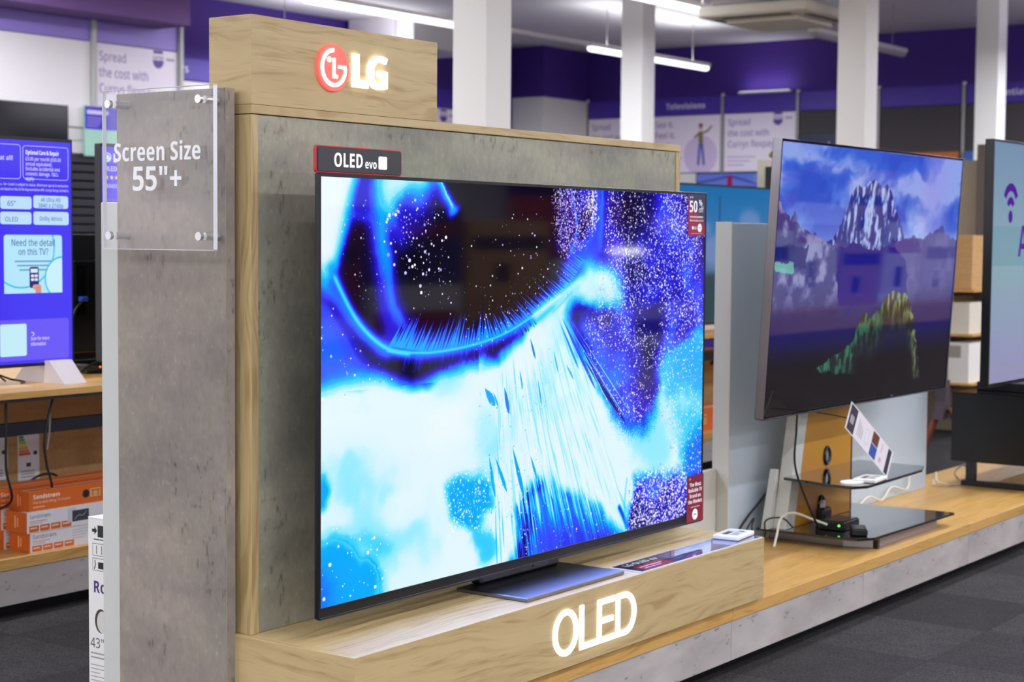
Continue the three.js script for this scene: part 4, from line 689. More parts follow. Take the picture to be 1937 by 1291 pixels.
// ---------------------------------------------------------------- large pale television on a black cabinet
{
  const tex = canvas(1280, 720, (g, w, h) => {
    const q = g.createLinearGradient(0, 0, 0, h); q.addColorStop(0, '#8fb0cc'); q.addColorStop(0.5, '#a9d0d4'); q.addColorStop(1, '#b9b4e0'); g.fillStyle = q; g.fillRect(0, 0, w, h); g.fillStyle = '#86b8c0'; g.globalAlpha = 0.5; g.fillRect(0, 250, w, 120); g.globalAlpha = 1;
    g.strokeStyle = '#5b1fa8'; g.lineCap = 'butt'; const x = 148; g.lineWidth = 24; g.beginPath(); g.arc(x, 186, 54, Math.PI * 1.14, Math.PI * 1.86); g.stroke(); g.lineWidth = 22; g.beginPath(); g.arc(x, 196, 24, Math.PI * 1.12, Math.PI * 1.88); g.stroke(); g.fillStyle = '#5b1fa8'; g.beginPath(); g.ellipse(x, 221, 18, 19, 0, 0, 7); g.fill();
    txt(g, 'A', 220, 342, 132, '#6a2fb4', 'bold');
  });
  const t = thing('television', 'huge pale-screened television with purple signal symbol at the picture edge', 'television', [8.0, 0.645, -2.6]);
  tvBody(t, 7.07, 8.95, 0.675, 1.735, -2.59, { side: 0.01, top: 0.01, bottom: 0.018, tex, level: 0.62, rough: 0.05, thin: 0.035 });
  for (const x of [7.35, 8.65]) part(t, 'foot', bx(x - 0.015, x + 0.015, 0.6405, 0.68, -2.74, -2.48, 0.004), M.black);
  const c = thing('black_cabinet', 'glossy black media cabinet under the huge pale television', 'cabinet', [8.0, 0.21, -2.6]);
  part(c, 'carcass', bx(7.2, 8.8, 0.335, 0.64, -2.80, -2.42, 0.004), mat(0x07080b, 0.3)); part(c, 'top_glass', bx(7.19, 8.81, 0.6403, 0.6405, -2.805, -2.415, 0), M.glassBlack);
  for (const x of [7.35, 8.65]) { part(c, 'leg_frame', merge([bx(x - 0.02, x + 0.02, 0.2105, 0.235, -2.80, -2.42, 0.003), bx(x - 0.02, x + 0.02, 0.23, 0.335, -2.78, -2.74, 0.003), bx(x - 0.02, x + 0.02, 0.23, 0.335, -2.48, -2.44, 0.003)]), M.darkSteel); }
  for (const x of [7.75, 8.25]) part(c, 'door', bx(x - 0.5 + (x < 8 ? -0.03 : 0.02), x + 0.24 + (x < 8 ? 0 : 0.3), 0.345, 0.63, -2.419, -2.412, 0.002), M.blackGloss);
}

// ---------------------------------------------------------------- the row behind: shelf table
function displayShelf(label, cuts, legs) {
  const xa = cuts[0], xb = cuts[cuts.length - 1], t = thing('display_shelf', label, 'shelf', [(xa + xb) / 2, 0.21, -5.1], 'oak shelves of the row behind');
  for (let i = 0; i + 1 < cuts.length; i++) part(t, 'shelf_board', bx(cuts[i] + 0.001, cuts[i + 1] - 0.001, 0.746, 0.77, -5.55, -4.679, 0.0015, 'x', i * 0.6, i * 0.2), M.deck);
  const steel = M.ink ??= mat(0x1a1824, 0.5);
  part(t, 'rail', bx(xa + 0.05, xb - 0.05, 0.60, 0.645, -4.86, -4.83, 0.002), steel); part(t, 'top_rail', bx(xa + 0.05, xb - 0.05, 0.735, 0.7455, -4.70, -4.685, 0.001), steel);
  for (const x of legs) { part(t, 'leg', bx(x - 0.025, x + 0.025, 0.2105, 0.745, -4.86, -4.83, 0.002), steel); part(t, 'brace', (() => { const g = bx(-0.015, 0.015, -0.01, 0.01, -0.28, 0, 0.002); g.rotateX(-0.6); g.translate(x, 0.72, -4.72); return g; })(), steel); }
}
displayShelf('oak display shelf on dark steel frame carrying the blue information screens', [2.35, 4.45, 7.0], [2.45, 4.45, 6.9]);
displayShelf('oak display shelf carrying the turquoise sky television behind the low partition', [7.45, 9.45, 11.45], [7.55, 8.9, 11.35]);
const infoTex = canvas(1600, 884, (g, w, h) => {
  g.fillStyle = '#4638f2'; g.fillRect(0, 0, w, h); const b = [[1274,19],[1352,153],[1364,21],[1586,152],[1254,222],[1404,272],[1412,216],[1585,267],[1253,283],[1403,332],[1412,280],[1587,333],[1269,373],[1552,605],[1248,709],[1584,871],[1247,725],[1374,853],[1308,237],[1498,233],[1307,315],[1497,312],[1408,403],[1407,434],[1407,464],[1393,787],[1374,41]];
  const R = (i, j, r, f, s) => rbox(g, b[i][0], b[i][1], b[j][0] - b[i][0], b[j][1] - b[i][1], r, f, s, 3);
  rbox(g, 60, 30, 400, 200, 16, null, '#b9b0ff', 3); rbox(g, b[0][0] - 470, b[0][1], 470 + b[1][0] - b[0][0], b[1][1] - b[0][1], 14, null, '#c4bcff', 3); R(2, 3, 14, null, '#c4bcff');
  txt(g, 'at all!', b[1][0] - 98, b[0][1] + 62, 26, '#f2f0ff', '500');
  const x = b[2][0] + 12, y = b[2][1]; const cwid = b[3][0] - x - 10; txt(g, 'Optional Care & Repair', x, y + 34, 24, '#ffffff', 'bold', 'left', cwid * 0.82); ['£5.00 per month (£60.00', 'annual equivalent)', 'Excludes accidental and', 'cosmetic damage. T&Cs', 'apply.'].forEach((s, i) => txt(g, s, x, y + 58 + i * 19.5, 19, '#f0eeff', '500', 'left', cwid * [0.87, 0.64, 0.84, 0.8, 0.22][i]));
  txt(g, 'e. 18+ Credit is subject to status. Minimum spend & exclusions', b[3][0], b[3][1] + 28, 15, '#e6e2ff', '500', 'right', 330); txt(g, 'are based on the 29.9% Representative APR. Currys Group Limited is', b[3][0], b[3][1] + 47, 15, '#e6e2ff', '500', 'right', 330);
  R(4, 5, 10, '#bfe0fb'); R(6, 7, 10, '#bfe0fb'); R(8, 9, 10, '#bfe0fb'); R(10, 11, 10, '#bfe0fb');
  for (let i = 0; i < 4; i++) { rbox(g, 60 + i * 290, b[4][1], 270, b[5][1] - b[4][1], 10, '#bfe0fb'); rbox(g, 60 + i * 290, b[8][1], 270, b[9][1] - b[8][1], 10, '#bfe0fb'); }
  txt(g, '65"', b[18][0], b[4][1] + 38, 28, '#3b45a8', '500', 'center'); txt(g, 'OLED', b[20][0], b[8][1] + 38, 26, '#3b55a8', '500', 'center'); const xc = b[19][0], tw = b[7][0] - b[6][0] - 24; txt(g, '4K Ultra HD', xc, b[6][1] + 25, 23, '#3b45a8', '500', 'center', tw * 0.66); txt(g, '3840 x 2160p', xc, b[6][1] + 48, 23, '#3b45a8', '500', 'center', tw * 0.84); txt(g, 'Dolby Atmos', xc, b[10][1] + 36, 23, '#3b55a8', '500', 'center', tw * 0.76);
  const [cx0, cy0] = b[12], cw = b[13][0] - cx0, ch = b[13][1] - cy0; g.save(); g.beginPath(); g.roundRect(cx0, cy0, cw, ch, [12, 12, 2, 2]); g.clip(); g.fillStyle = '#b5e6fb'; g.fillRect(cx0, cy0, cw, ch); g.strokeStyle = '#45c4ea'; g.lineWidth = 7; g.beginPath(); g.arc(cx0 + cw * 0.3, cy0 + ch * 0.22, cw * 0.56, 0, 7); g.stroke(); g.fillStyle = '#c9effc'; g.beginPath(); g.arc(cx0 + cw * 1.0, cy0 + ch * 0.75, cw * 0.3, 0, 7); g.fill(); g.stroke();
  txt(g, 'Need the detail', cx0 + cw / 2, cy0 + 44, 36, '#2d3aa0', '500', 'center', cw * 0.76); txt(g, 'on this TV?', cx0 + cw / 2, cy0 + 80, 36, '#2d3aa0', '500', 'center', cw * 0.52); g.fillStyle = '#6a9cc8'; for (let i = 0; i < 3; i++) g.fillRect(cx0 + cw * (0.18 + 0.04 * i), cy0 + 102 + i * 17, cw * (0.64 - 0.08 * i), 6);
  const px = cx0 + cw * 0.43, py = cy0 + ch * 0.55; rbox(g, px, py, cw * 0.16, ch * 0.36, 8, '#252a70'); g.fillStyle = '#d9e6ff'; g.fillRect(px + 5, py + 7, cw * 0.16 - 10, 16); for (let i = 0; i < 2; i++) for (let j = 0; j < 2; j++) rbox(g, px + 7 + i * 18, py + 30 + j * 15, 15, 11, 2, '#e8e8ff'); rbox(g, px + cw * 0.05, py + ch * 0.3, cw * 0.15, ch * 0.09, 10, '#e0968c'); rbox(g, px + cw * 0.1, py + ch * 0.33, cw * 0.1, ch * 0.2, 12, '#d98c82'); g.restore();
  rbox(g, b[14][0] - 500, b[14][1], b[15][0] - b[14][0] + 500, b[15][1] - b[14][1], 12, '#6a58f6'); rbox(g, b[16][0], b[16][1], b[17][0] - b[16][0], b[17][1] - b[16][1], 8, '#c4ecf8');
  txt(g, 'Scan for more', b[25][0], b[25][1] + 6, 20, '#efeaff', '500', 'left', 92); txt(g, 'information', b[25][0], b[25][1] + 28, 20, '#efeaff', '500', 'left', 76); line(g, [[b[25][0] + 4, b[25][1] - 26], [b[25][0] + 16, b[25][1] - 26], [b[25][0] + 18, b[25][1] - 16], [b[25][0] + 8, b[25][1] - 12]], '#efeaff', 3);
});
{
  const t = thing('information_screen', 'blue product information screen on a television at the picture edge', 'television', [3.36, 0.77, -4.93], 'information televisions');
  tvBody(t, 2.64, 4.08, 0.832, 1.64, -4.896, { side: 0.005, top: 0.012, bottom: 0.012, tex: infoTex, level: 1.0, rough: 0.12, thin: 0.03 });
  const footMat = mat(0xc9c2c2, 0.4);
  for (const x of [2.85, 3.95]) part(t, 'foot', (() => { const g = new THREE.ExtrudeGeometry(new THREE.Shape([new THREE.Vector2(-0.14, 0.7705), new THREE.Vector2(0.14, 0.7705), new THREE.Vector2(0.06, 0.85), new THREE.Vector2(-0.06, 0.85)]), { depth: 0.1, bevelEnabled: false }); g.rotateY(Math.PI / 2); g.translate(x, 0, -4.93); return g; })(), footMat);
  const u = thing('information_screen', 'blue information screen with star rating half hidden by the clear sign', 'television', [4.95, 0.77, -4.93], 'information televisions');
  const tx = canvas(1600, 900, (g, w, h) => { g.fillStyle = '#5a48f0'; g.fillRect(0, 0, w, h); g.fillStyle = '#d7e9ff'; g.beginPath(); g.arc(33, 44, 20, 0, 7); g.fill(); g.strokeStyle = '#5a48f0'; g.lineWidth = 4; g.beginPath(); g.arc(33, 44, 13, Math.PI * 0.5, Math.PI * 2); g.stroke(); txt(g, 'LG', 60, 64, 52, '#ffffff'); txt(g, 'OLED65C', 14, 102, 28, '#ffffff', '500'); for (let i = 0; i < 5; i++) { g.fillStyle = '#f2e06a'; g.beginPath(); for (let k = 0; k < 10; k++) { const a = -Math.PI / 2 + k * Math.PI / 5, r = k & 1 ? 5 : 12; g.lineTo(28 + i * 26 + Math.cos(a) * r, 130 + Math.sin(a) * r); } g.fill(); } txt(g, '560455 |', 14, 174, 22, '#ece8ff', '500'); rbox(g, 14, 220, 360, 200, 10, '#6f60f6'); });
  tvBody(u, 4.21, 5.65, 0.832, 1.635, -4.896, { side: 0.006, top: 0.012, bottom: 0.012, tex: tx, level: 1.0, rough: 0.12, thin: 0.03 });
  for (const x of [4.45, 5.4]) part(u, 'foot', bx(x - 0.012, x + 0.012, 0.7705, 0.84, -5.05, -4.83, 0.004), footMat);
  const sky = canvas(640, 360, (g, w, h) => { const q = g.createLinearGradient(0, 0, 0, h); q.addColorStop(0, '#0f78b4'); q.addColorStop(0.4, '#4a86c0'); q.addColorStop(0.7, '#6b7ea0'); q.addColorStop(1, '#4a5a5c'); g.fillStyle = q; g.fillRect(0, 0, w, h); for (const [x, y, r] of [[120, 40, 18], [180, 110, 24], [330, 140, 50], [420, 90, 46], [480, 150, 70], [240, 170, 60], [80, 160, 40]]) { g.save(); g.filter = 'blur(9px)'; g.fillStyle = '#93a4d4'; g.globalAlpha = 0.6; g.beginPath(); g.ellipse(x, y, r * 1.3, r * 0.7, 0, 0, 7); g.fill(); g.restore(); } g.fillStyle = '#2c4f78'; g.fillRect(250, 24, 7, 210); g.save(); g.filter = 'blur(6px)'; g.fillStyle = '#35504c'; g.fillRect(0, 230, w, 130); g.restore(); });
  const v = thing('television', 'television showing a turquoise sky with clouds behind the low partition', 'television', [9.05, 0.77, -4.93]);
  tvBody(v, 8.3, 9.76, 0.80, 1.62, -4.896, { side: 0.006, top: 0.012, bottom: 0.014, tex: sky, level: 0.75, rough: 0.08, thin: 0.03 });
  for (const x of [8.55, 9.5]) part(v, 'foot', bx(x - 0.012, x + 0.012, 0.7705, 0.81, -5.05, -4.83, 0.004), M.black);
}
{ // a set turned away, seen from behind between the two information screens
  const t = thing('turned_television', 'black back of a television facing away between the blue screens', 'television', [4.75, 0.77, -5.35]);
  part(t, 'back_panel', bx(4.36, 5.5, 0.80, 1.30, -5.40, -5.37, 0.004), M.tvBack); part(t, 'rear_housing', bx(4.44, 5.4, 0.83, 1.2, -5.37, -5.33, 0.012), M.black);
  part(t, 'socket_bay', bx(4.45, 4.5, 0.98, 1.18, -5.33, -5.325, 0.001), M.blackGloss); part(t, 'stand', bx(4.7, 5.1, 0.7705, 0.81, -5.45, -5.28, 0.006), M.black);
  part(t, 'plug', bx(4.462, 4.492, 1.035, 1.055, -5.325, -5.30, 0.003), mat(0x1c50c8, 0.5), 'blue cable plug'); part(t, 'signal_cable', tube([[4.47, 1.045, -5.3], [4.43, 1.035, -5.27], [4.39, 1.0, -5.26], [4.37, 0.9, -5.26], [4.38, 0.78, -5.25]], 0.005), M.cableBlack);
}
{
  const t = thing('set_top_box', 'low black set-top box with amber light on the shelf between screens', 'media box', [4.47, 0.77, -5.15]);
  part(t, 'casing', bx(4.3, 4.66, 0.7705, 0.81, -5.24, -5.08, 0.01), M.blackGloss); part(t, 'indicator', cyl(4.36, 0.795, -5.079, 0.004, 0.002, 'z', 0.004, 12), new THREE.MeshStandardMaterial({ color: 0xff8a30, emissive: 0xff7a20, emissiveIntensity: 1.5 }));
  one('black_cable', 'black cable lying on the oak shelf beside the set-top box', 'cable', tube([[4.12, 0.776, -4.98], [4.2, 0.778, -5.02], [4.28, 0.8, -5.06], [4.4, 0.83, -5.06], [4.5, 0.825, -5.07]], 0.005), M.cableBlack);
  one('black_cable', 'short black cable curled under the blue screen at the picture edge', 'cable', tube([[3.86, 0.776, -5.0], [3.83, 0.80, -5.0], [3.86, 0.785, -4.97], [3.9, 0.776, -4.95], [3.85, 0.776, -4.9]], 0.0035), M.cableBlack);
}
// hanging cables under the shelf
one('black_cable', 'black cable hanging straight from the shelf past the energy label', 'cable', tube([[3.66, 0.74, -4.74], [3.655, 0.62, -4.735], [3.655, 0.5, -4.735], [3.68, 0.4, -4.74], [3.70, 0.35, -4.84]], 0.0045), M.cableBlack);
one('black_cable', 'bowed black cable hanging from the shelf in front of the cartons', 'cable', tube([[3.86, 0.74, -4.74], [3.83, 0.66, -4.735], [3.815, 0.58, -4.735], [3.825, 0.5, -4.735], [3.845, 0.42, -4.735], [3.86, 0.38, -4.83]], 0.0045), M.cableBlack);
one('black_cable', 'looped black cable lying over the pale yellow carton', 'cable', tube([[3.93, 0.39, -4.99], [3.97, 0.415, -4.99], [4.03, 0.425, -5.0], [4.08, 0.415, -5.0], [4.1, 0.385, -5.0]], 0.0045), M.cableBlack);
one('grey_cable', 'thin grey cable hanging beside the bowed black one', 'cable', tube([[3.855, 0.74, -4.76], [3.86, 0.66, -4.76], [3.86, 0.6, -4.765], [3.855, 0.55, -4.77]], 0.003), M.greyStrip);

// cartons in the row behind
const energyLabel = print(96, 224, (g, w, h) => { g.fillStyle = '#eceaf2'; g.fillRect(0, 0, w, h); g.fillStyle = '#5a66b8'; g.fillRect(6, 8, 40, 8); ['#2f8f4a', '#58ae3e', '#a9c83c', '#e8d832', '#eaa832', '#e07a2c', '#d8402c'].forEach((c, i) => { g.fillStyle = c; g.fillRect(6, 34 + i * 12, 20 + i * 5, 10); }); g.fillStyle = '#33363c'; g.beginPath(); g.arc(78, 110, 9, 0, 7); g.fill(); g.fillRect(38, 150, 20, 16); g.fillStyle = '#8a8c98'; for (let i = 0; i < 3; i++) g.fillRect(14, 182 + i * 12, 60, 4); });
{
  const t = thing('brown_carton', 'large brown carton with energy label under the shelf', 'carton', [3.75, 0.21, -5.3], 'brown cartons under the shelf');
  part(t, 'box', bx(3.0, 4.75, 0.2105, 0.725, -5.42, -5.2, 0.004), M.card); part(t, 'energy_label', face(0.1, 0.2, 4.115, 0.475, -5.199), energyLabel); part(t, 'second_label', face(0.1, 0.2, 3.97, 0.49, -5.199), energyLabel);
  const u = thing('brown_carton', 'brown carton beyond the feature wall, under the turquoise television', 'carton', [8.6, 0.21, -5.3], 'brown cartons under the shelf');
  part(u, 'box', bx(8.0, 9.7, 0.2105, 0.6, -5.42, -5.2, 0.004), M.card); part(u, 'tape', bx(8.0, 9.7, 0.39, 0.42, -5.2, -5.1995, 0), mat(0xb08a56, 0.3));
  const y = thing('pale_carton', 'pale yellow-edged flat carton behind the orange boxes', 'carton', [3.8, 0.21, -5.0]);
  part(y, 'box', bx(3.2, 4.16, 0.2105, 0.385, -5.15, -4.93, 0.003), mat(0xc9c492, 0.7)); part(y, 'lid_print', face(0.9, 0.18, 3.7, 0.3855, -5.04, 'y'), mat(0xd9d8c4, 0.6));
}
// orange wall-mount boxes, three layers of two
function mountBox(label, x0, x1, y0, y1, z0, z1, front, kind) {
  const end = print(64, 96, (g, w, h) => { g.fillStyle = '#cf5f18'; g.fillRect(0, 0, w, h); g.fillStyle = '#f0b48a'; g.fillRect(26, 20, 4, 56); g.fillRect(34, 28, 3, 42); }), top = print(256, 64, (g, w, h) => { g.fillStyle = '#d9661c'; g.fillRect(0, 0, w, h); g.fillStyle = '#e8dccf'; g.fillRect(0, h * 0.6, w, h * 0.4); });
  const t = thing('wall_mount_box', label, 'box', [(x0 + x1) / 2, y0, (z0 + z1) / 2], 'orange and white wall-mount boxes'); org.set(t, org.get(t));
  part(t, 'box', facebox(x0, x1, y0, y1, z0, z1), [end, end, top, M.orange, front, M.orange]);
  part(t, 'lid_flap', bx(x0 + 0.002, x1 - 0.002, y1 - 0.001, y1 + 0.0006, z1 - 0.03, z1 - 0.001, 0), kind ? M.orange : M.white);
}
const orangeFront = print(1024, 118, (g, w, h) => { g.fillStyle = '#d9661c'; g.fillRect(0, 0, w, h); txt(g, 'Sandstrøm', 28, 48, 36, '#fbe9da', 'bold'); txt(g, 'Flat to wall tilting TV mount', 28, 76, 21, '#f8d8bd', '500'); g.fillStyle = '#f3c39c'; g.fillRect(28, 92, 80, 7); g.fillStyle = '#1c1a1c'; g.beginPath(); g.arc(400, 58, 25, 0, 7); g.fill(); rbox(g, 426, 26, 84, 60, 4, '#e8a05c', '#8a4a18', 3); line(g, [[450, 42], [450, 78]], '#5a3414', 4); line(g, [[488, 42], [488, 78]], '#5a3414', 4); line(g, [[440, 42], [498, 42]], '#5a3414', 4); });
const whiteFront = (hi) => print(1024, 118, (g, w, h) => { g.fillStyle = '#e6e4e6'; g.fillRect(0, 0, w, h); txt(g, 'Sandstrøm', 18, 38, hi ? 30 : 34, '#6a6870', '500'); g.fillStyle = '#e0a8a0'; g.fillRect(18, 50, 120, 7); g.fillStyle = '#b4b0b8'; g.fillRect(18, 64, 90, 5); for (let i = 0; i < 4; i++) { g.fillStyle = '#d9661c'; g.fillRect(14 + i * 76, 78, 68, 36); g.fillStyle = '#f6d8c0'; g.fillRect(22 + i * 76, 88, 46, 8); } if (hi) { g.fillStyle = '#d0ced6'; g.fillRect(285, 10, 60, 80); g.fillStyle = '#3a3c46'; g.fillRect(318, 26, 120, 64); line(g, [[336, 78], [360, 50], [392, 66], [420, 40]], '#c9ccd4', 3); } else { g.fillStyle = '#c4c0ca'; for (let i = 0; i < 4; i++) g.fillRect(300, 20 + i * 16, 120 - i * 10, 5); } });
const wf1 = whiteFront(true), wf2 = whiteFront(false);
for (let k = 0; k < 2; k++) {
  const dz = -k * 0.125, s = k ? 'rear ' : 'front ';
  mountBox(s + 'white and orange wall-mount box at the stack bottom', 3.727 - k * 0.012, 4.35, 0.2105, 0.2785, -4.815 + dz, -4.705 + dz, wf2, 0);
  mountBox(s + 'white and orange wall-mount box with bracket picture, stack middle', 3.713 - k * 0.01, 4.34, 0.2795, 0.351, -4.815 + dz, -4.703 + dz, wf1, 0);
  mountBox(s + 'orange wall-mount box on top of the stack', 3.728 - k * 0.04, 4.36, 0.352, 0.421, -4.815 + dz, -4.71 + dz, orangeFront, 1);
}
mountBox('orange box glimpsed between the bright television and the low partition', 8.2, 8.8, 0.2105, 0.34, -4.9, -4.75, orangeFront, 1);
// white television carton standing on the carpet
{
  const t = thing('television_carton', 'white television carton standing on the carpet beside the end panel', 'carton', [3.3, 0, -3.25]);
  const side = print(256, 980, (g, w, h) => {
    g.fillStyle = '#e2e0dd'; g.fillRect(0, 0, w, h); g.fillStyle = '#222'; g.beginPath(); g.moveTo(66, 62); g.lineTo(46, 40); g.lineTo(46, 54); g.lineTo(28, 54); g.lineTo(28, 70); g.lineTo(46, 70); g.lineTo(46, 84); g.fill(); g.fillRect(70, 34, 70, 60); g.fillRect(40, 104, 90, 5);
    g.strokeStyle = '#666'; g.lineWidth = 3; g.strokeRect(32, 128, 110, 62); g.strokeRect(32, 204, 110, 62); line(g, [[62, 180], [62, 140]], '#333', 5); line(g, [[100, 180], [100, 140]], '#333', 5); g.fillStyle = '#222'; g.fillRect(72, 222, 56, 34); line(g, [[48, 216], [54, 236], [44, 258]], '#222', 6);
    txt(g, 'Roku', 32, 380, 84, '#3b2060', 'bold'); g.save(); g.translate(92, 524); g.scale(1, 1.35); g.fillStyle = '#3c3832'; g.beginPath(); g.arc(0, 0, 46, 0, 7); g.fill(); g.fillStyle = '#cfcac4'; g.beginPath(); g.arc(11, 3, 42, 0, 7); g.fill(); g.restore(); txt(g, '43"', 10, 665, 70, '#444', '500');
    g.fillStyle = '#9a9894'; for (let i = 0; i < 2; i++) g.fillRect(12, 690 + i * 22, 130, 8); for (let i = 0; i < 8; i++) g.fillRect(12, 752 + i * 20, 130 - (i % 3) * 30, 5);
  });
  const plain = M.white;
  part(t, 'box', facebox(2.8, 3.78, 0.12, 0.598, -3.31, -3.185, 0), [plain, side, plain, plain, plain, plain]);
  part(t, 'lower_half', facebox(2.8, 3.78, 0, 0.1195, -3.31, -3.185), [plain, print(256, 256, (g, w, h) => { g.fillStyle = '#e2e0dd'; g.fillRect(0, 0, w, h); g.fillStyle = '#a09e9a'; for (let i = 0; i < 9; i++) g.fillRect(18, 12 + i * 18, 170 - (i % 3) * 24, 7); }), plain, plain, plain, plain]);
  part(t, 'lid_flap', bx(2.799, 3.781, 0.598, 0.6, -3.311, -3.184, 0.0005), plain);
}
// things standing behind the turquoise television
one('tall_white_carton', 'tall white carton standing on the shelf behind the turquoise television', 'carton', bx(10.28, 10.62, 0.7705, 1.835, -5.39, -5.22, 0.004), M.cream);
one('black_speaker', 'black loudspeaker beside the tall white carton behind the turquoise television', 'speaker', bx(10.1, 10.27, 0.7705, 1.78, -5.24, -5.08, 0.006), M.tvBack);
one('dried_flowers', 'small bronze dried flower bundle on top of the tall white carton', 'ornament', (() => { const a = []; for (let i = 0; i < 26; i++) { const g = new THREE.SphereGeometry(0.012, 8, 6); g.scale(rr(0.7, 1.5), rr(0.8, 1.6), rr(0.7, 1.5)); g.translate(10.42 + rr(-0.06, 0.06), 1.858 + rr(0, 0.03), -5.3 + rr(-0.055, 0.055)); a.push(g); } return merge(a); })(), mat(0x8c6a3c, 0.8));
{
  const tex = canvas(480, 270, (g, w, h) => { const q = g.createLinearGradient(0, 0, 0, h); q.addColorStop(0, '#5468c0'); q.addColorStop(1, '#7a8ad0'); g.fillStyle = q; g.fillRect(0, 0, w, h); line(g, [[0, 60], [120, 50], [250, 18], [330, 36], [480, 80]], '#262c78', 10); g.fillStyle = '#8c1c38'; g.fillRect(240, 14, 40, 256); g.fillStyle = '#303a80'; g.fillRect(0, 90, w, 40); });
  const t = thing('wall_television', 'small wall television showing a red bridge tower against blue sky', 'television', [17.9, 1.6, -9.78]); org.set(t, [0, 0, 0]); t.rotation.y = -Math.PI / 2;
  tvBody(t, -0.42, 0.42, 0.0, 0.49, 0, { side: 0.01, top: 0.01, bottom: 0.02, tex, level: 0.8, thin: 0.03 });
  const d = thing('wall_television', 'black switched-off wall television above the blue information screen', 'television', [7.95, 1.55, -10.3]); org.set(d, [0, 0, 0]);
  tvBody(d, -0.62, 0.60, 0, 0.72, 0, { side: 0.008, top: 0.008, bottom: 0.014, tex: canvas(8, 8, (g) => { g.fillStyle = '#05060c'; g.fillRect(0, 0, 8, 8); }), level: 0.4, rough: 0.12, thin: 0.03 });
}
// ---------------------------------------------------------------- far shelving and tripod past the mountain television
{
  const t = thing('storage_rack', 'tall grey rack with black shelf arms beyond the mountain television', 'rack', [11.2, 0, -4.25]);
  part(t, 'back_board', bx(11.25, 11.28, 0, 1.85, -4.6, -4.02, 0.003), mat(0x9a8f7c, 0.7)); part(t, 'upright', bx(11.15, 11.25, 0, 1.95, -4.2, -4.14, 0.003), mat(0x5a5048, 0.6));
  for (const y of [0.36, 0.68, 0.97]) { part(t, 'shelf_arm', bx(10.75, 11.25, y - 0.03, y, -4.3, -4.2, 0.003), M.black); part(t, 'shelf_board', bx(10.7, 11.25, y, y + 0.015, -4.6, -4.03, 0.002), M.deck); }
  const a = thing('white_box', 'white box with energy label on the far rack past the mountain television', 'carton', [10.9, 0.376, -4.26], 'white boxes on the far rack'); part(a, 'box', bx(10.75, 11.1, 0.3755, 0.64, -4.29, -4.23, 0.003), M.white); part(a, 'energy_label', face(0.05, 0.12, 10.7495, 0.52, -4.26, 'x'), energyLabel);
  const b = thing('white_box', 'plain white box next to the energy-labelled one on the far rack', 'carton', [10.9, 0.376, -4.14], 'white boxes on the far rack'); part(b, 'box', bx(10.72, 11.1, 0.3755, 0.64, -4.225, -4.06, 0.003), M.white); part(b, 'grey_print', face(0.09, 0.08, 10.7195, 0.58, -4.16, 'x'), mat(0x9c988c, 0.6));
  one('tan_carton', 'tan carton on the upper arm of the far rack', 'carton', bx(10.74, 11.1, 0.986, 1.34, -4.24, -4.06, 0.003), M.card);
  one('cream_carton', 'cream carton on the middle arm of the far rack', 'carton', bx(10.74, 11.1, 0.6955, 0.9, -4.27, -4.07, 0.003), M.cream);
}
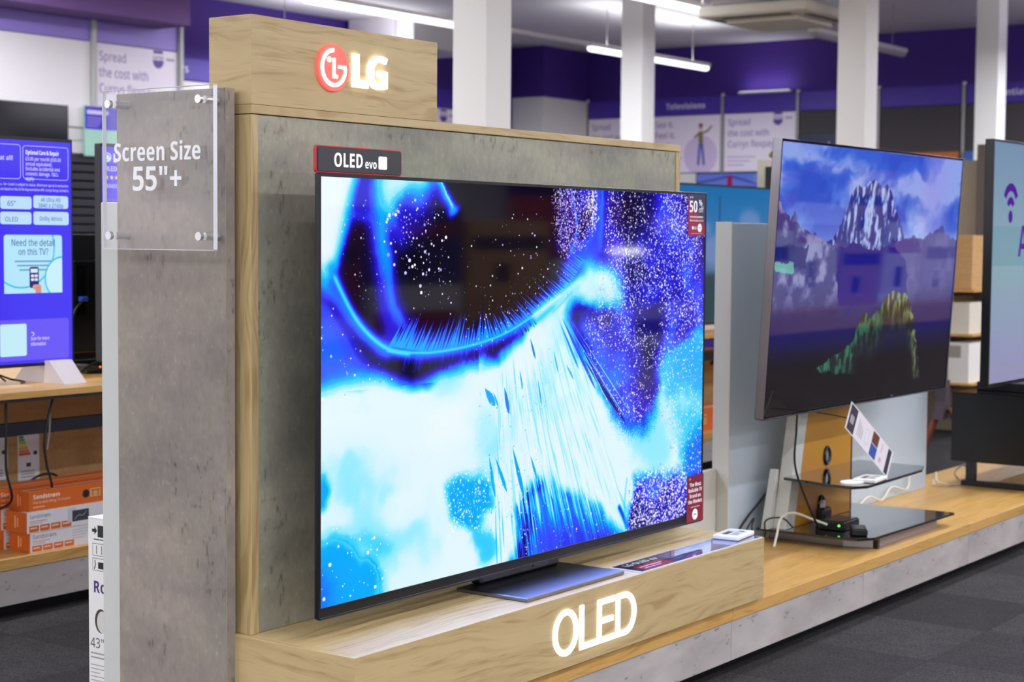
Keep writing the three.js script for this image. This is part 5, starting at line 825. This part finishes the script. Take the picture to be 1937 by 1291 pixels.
{
  const t = thing('tripod_stand', 'brown wooden tripod television stand behind the low partition', 'tripod', [9.2, 0, -3.62]);
  const legM = mat(0x7a3c1c, 0.45), hub = mat(0x453a44, 0.5);
  part(t, 'hub', plate([[9.12, 0.3], [9.28, 0.3], [9.235, 0.4], [9.225, 0.52], [9.175, 0.52], [9.165, 0.4]], -3.66, -3.6), hub); part(t, 'pole', bx(9.18, 9.22, 0.5, 1.3, -3.65, -3.61, 0.004), hub);
  const leg = (dx, dz) => { const c = new THREE.CatmullRomCurve3([new THREE.Vector3(9.2 + dx * 0.15, 0.36, -3.63 + dz * 0.15), new THREE.Vector3(9.2 + dx, 0.012, -3.63 + dz)]); return new THREE.TubeGeometry(c, 2, 0.022, 10); };
  for (const [dx, dz] of [[-0.14, -0.1], [0.3, 0.12], [-0.02, 0.3]]) part(t, 'leg', leg(dx, dz), legM);
}

// ---------------------------------------------------------------- cartons across the aisle, mirrored in the screens
{
  const cols = [['#d8d4d0', 'white'], ['#b98d58', 'brown'], ['#c9c2c4', 'pale grey'], ['#8a2438', 'crimson'], ['#b08450', 'tan'], ['#3a2d70', 'purple']];
  one('carton_deck', 'low oak deck carrying stacked cartons across the aisle', 'platform', bx(6.6, 17.4, 0, 0.2, 1.5, 2.3, 0.003), M.deck);
  let n = 0; for (let x = 6.8; x < 16.8; x += 0.98) {
    const H = [0.62, 0.8, 0.7, 0.95][n % 4];
    for (let k = 0; k < 2; k++) {
      const c = cols[(n * 2 + k * 3) % 6], y0 = 0.201 + k * (H + 0.002), hh = k ? 0.72 - H * 0.3 : H; const front = mat(new THREE.Color(c[0]), 0.7);
      const t = thing('aisle_carton', `${c[1]} television carton, ${k ? 'upper' : 'lower'} in stack ${['one', 'two', 'three', 'four', 'five', 'six', 'seven', 'eight', 'nine', 'ten', 'eleven'][n]} across the aisle`, 'carton', [x + 0.45, y0, 1.8], 'cartons across the aisle');
      part(t, 'box', bx(x, x + 0.92, y0, y0 + hh, 1.6, 2.0, 0.004), front); part(t, 'band', bx(x + 0.05, x + 0.87, y0 + hh * 0.62, y0 + hh * 0.8, 1.597, 1.6, 0), mat(n & 1 ? 0x8e2440 : 0x2b2638, 0.6)); if (n === 2 && !k) { const w = words('Roku TV', 0.11, 0.001); w.rotateY(Math.PI); w.translate(x + 0.45, y0 + hh * 0.66, 1.596); part(t, 'lettering', w, M.cream); }
      part(t, 'window', bx(x + 0.3, x + 0.46, y0 + hh * 0.2, y0 + hh * 0.45, 1.597, 1.6, 0), M.black);
    }
    n++;
  }
}
one('shelf_edge_light', 'small white lit strip on a carton stack across the aisle, mirrored in the bright television', 'light', bx(10.47, 10.86, 1.18, 1.235, 1.575, 1.595, 0.003), new THREE.MeshStandardMaterial({ color: 0xffffff, emissive: 0xffffff, emissiveIntensity: 7, roughness: 0.5 }));
renderer.render(scene, camera);
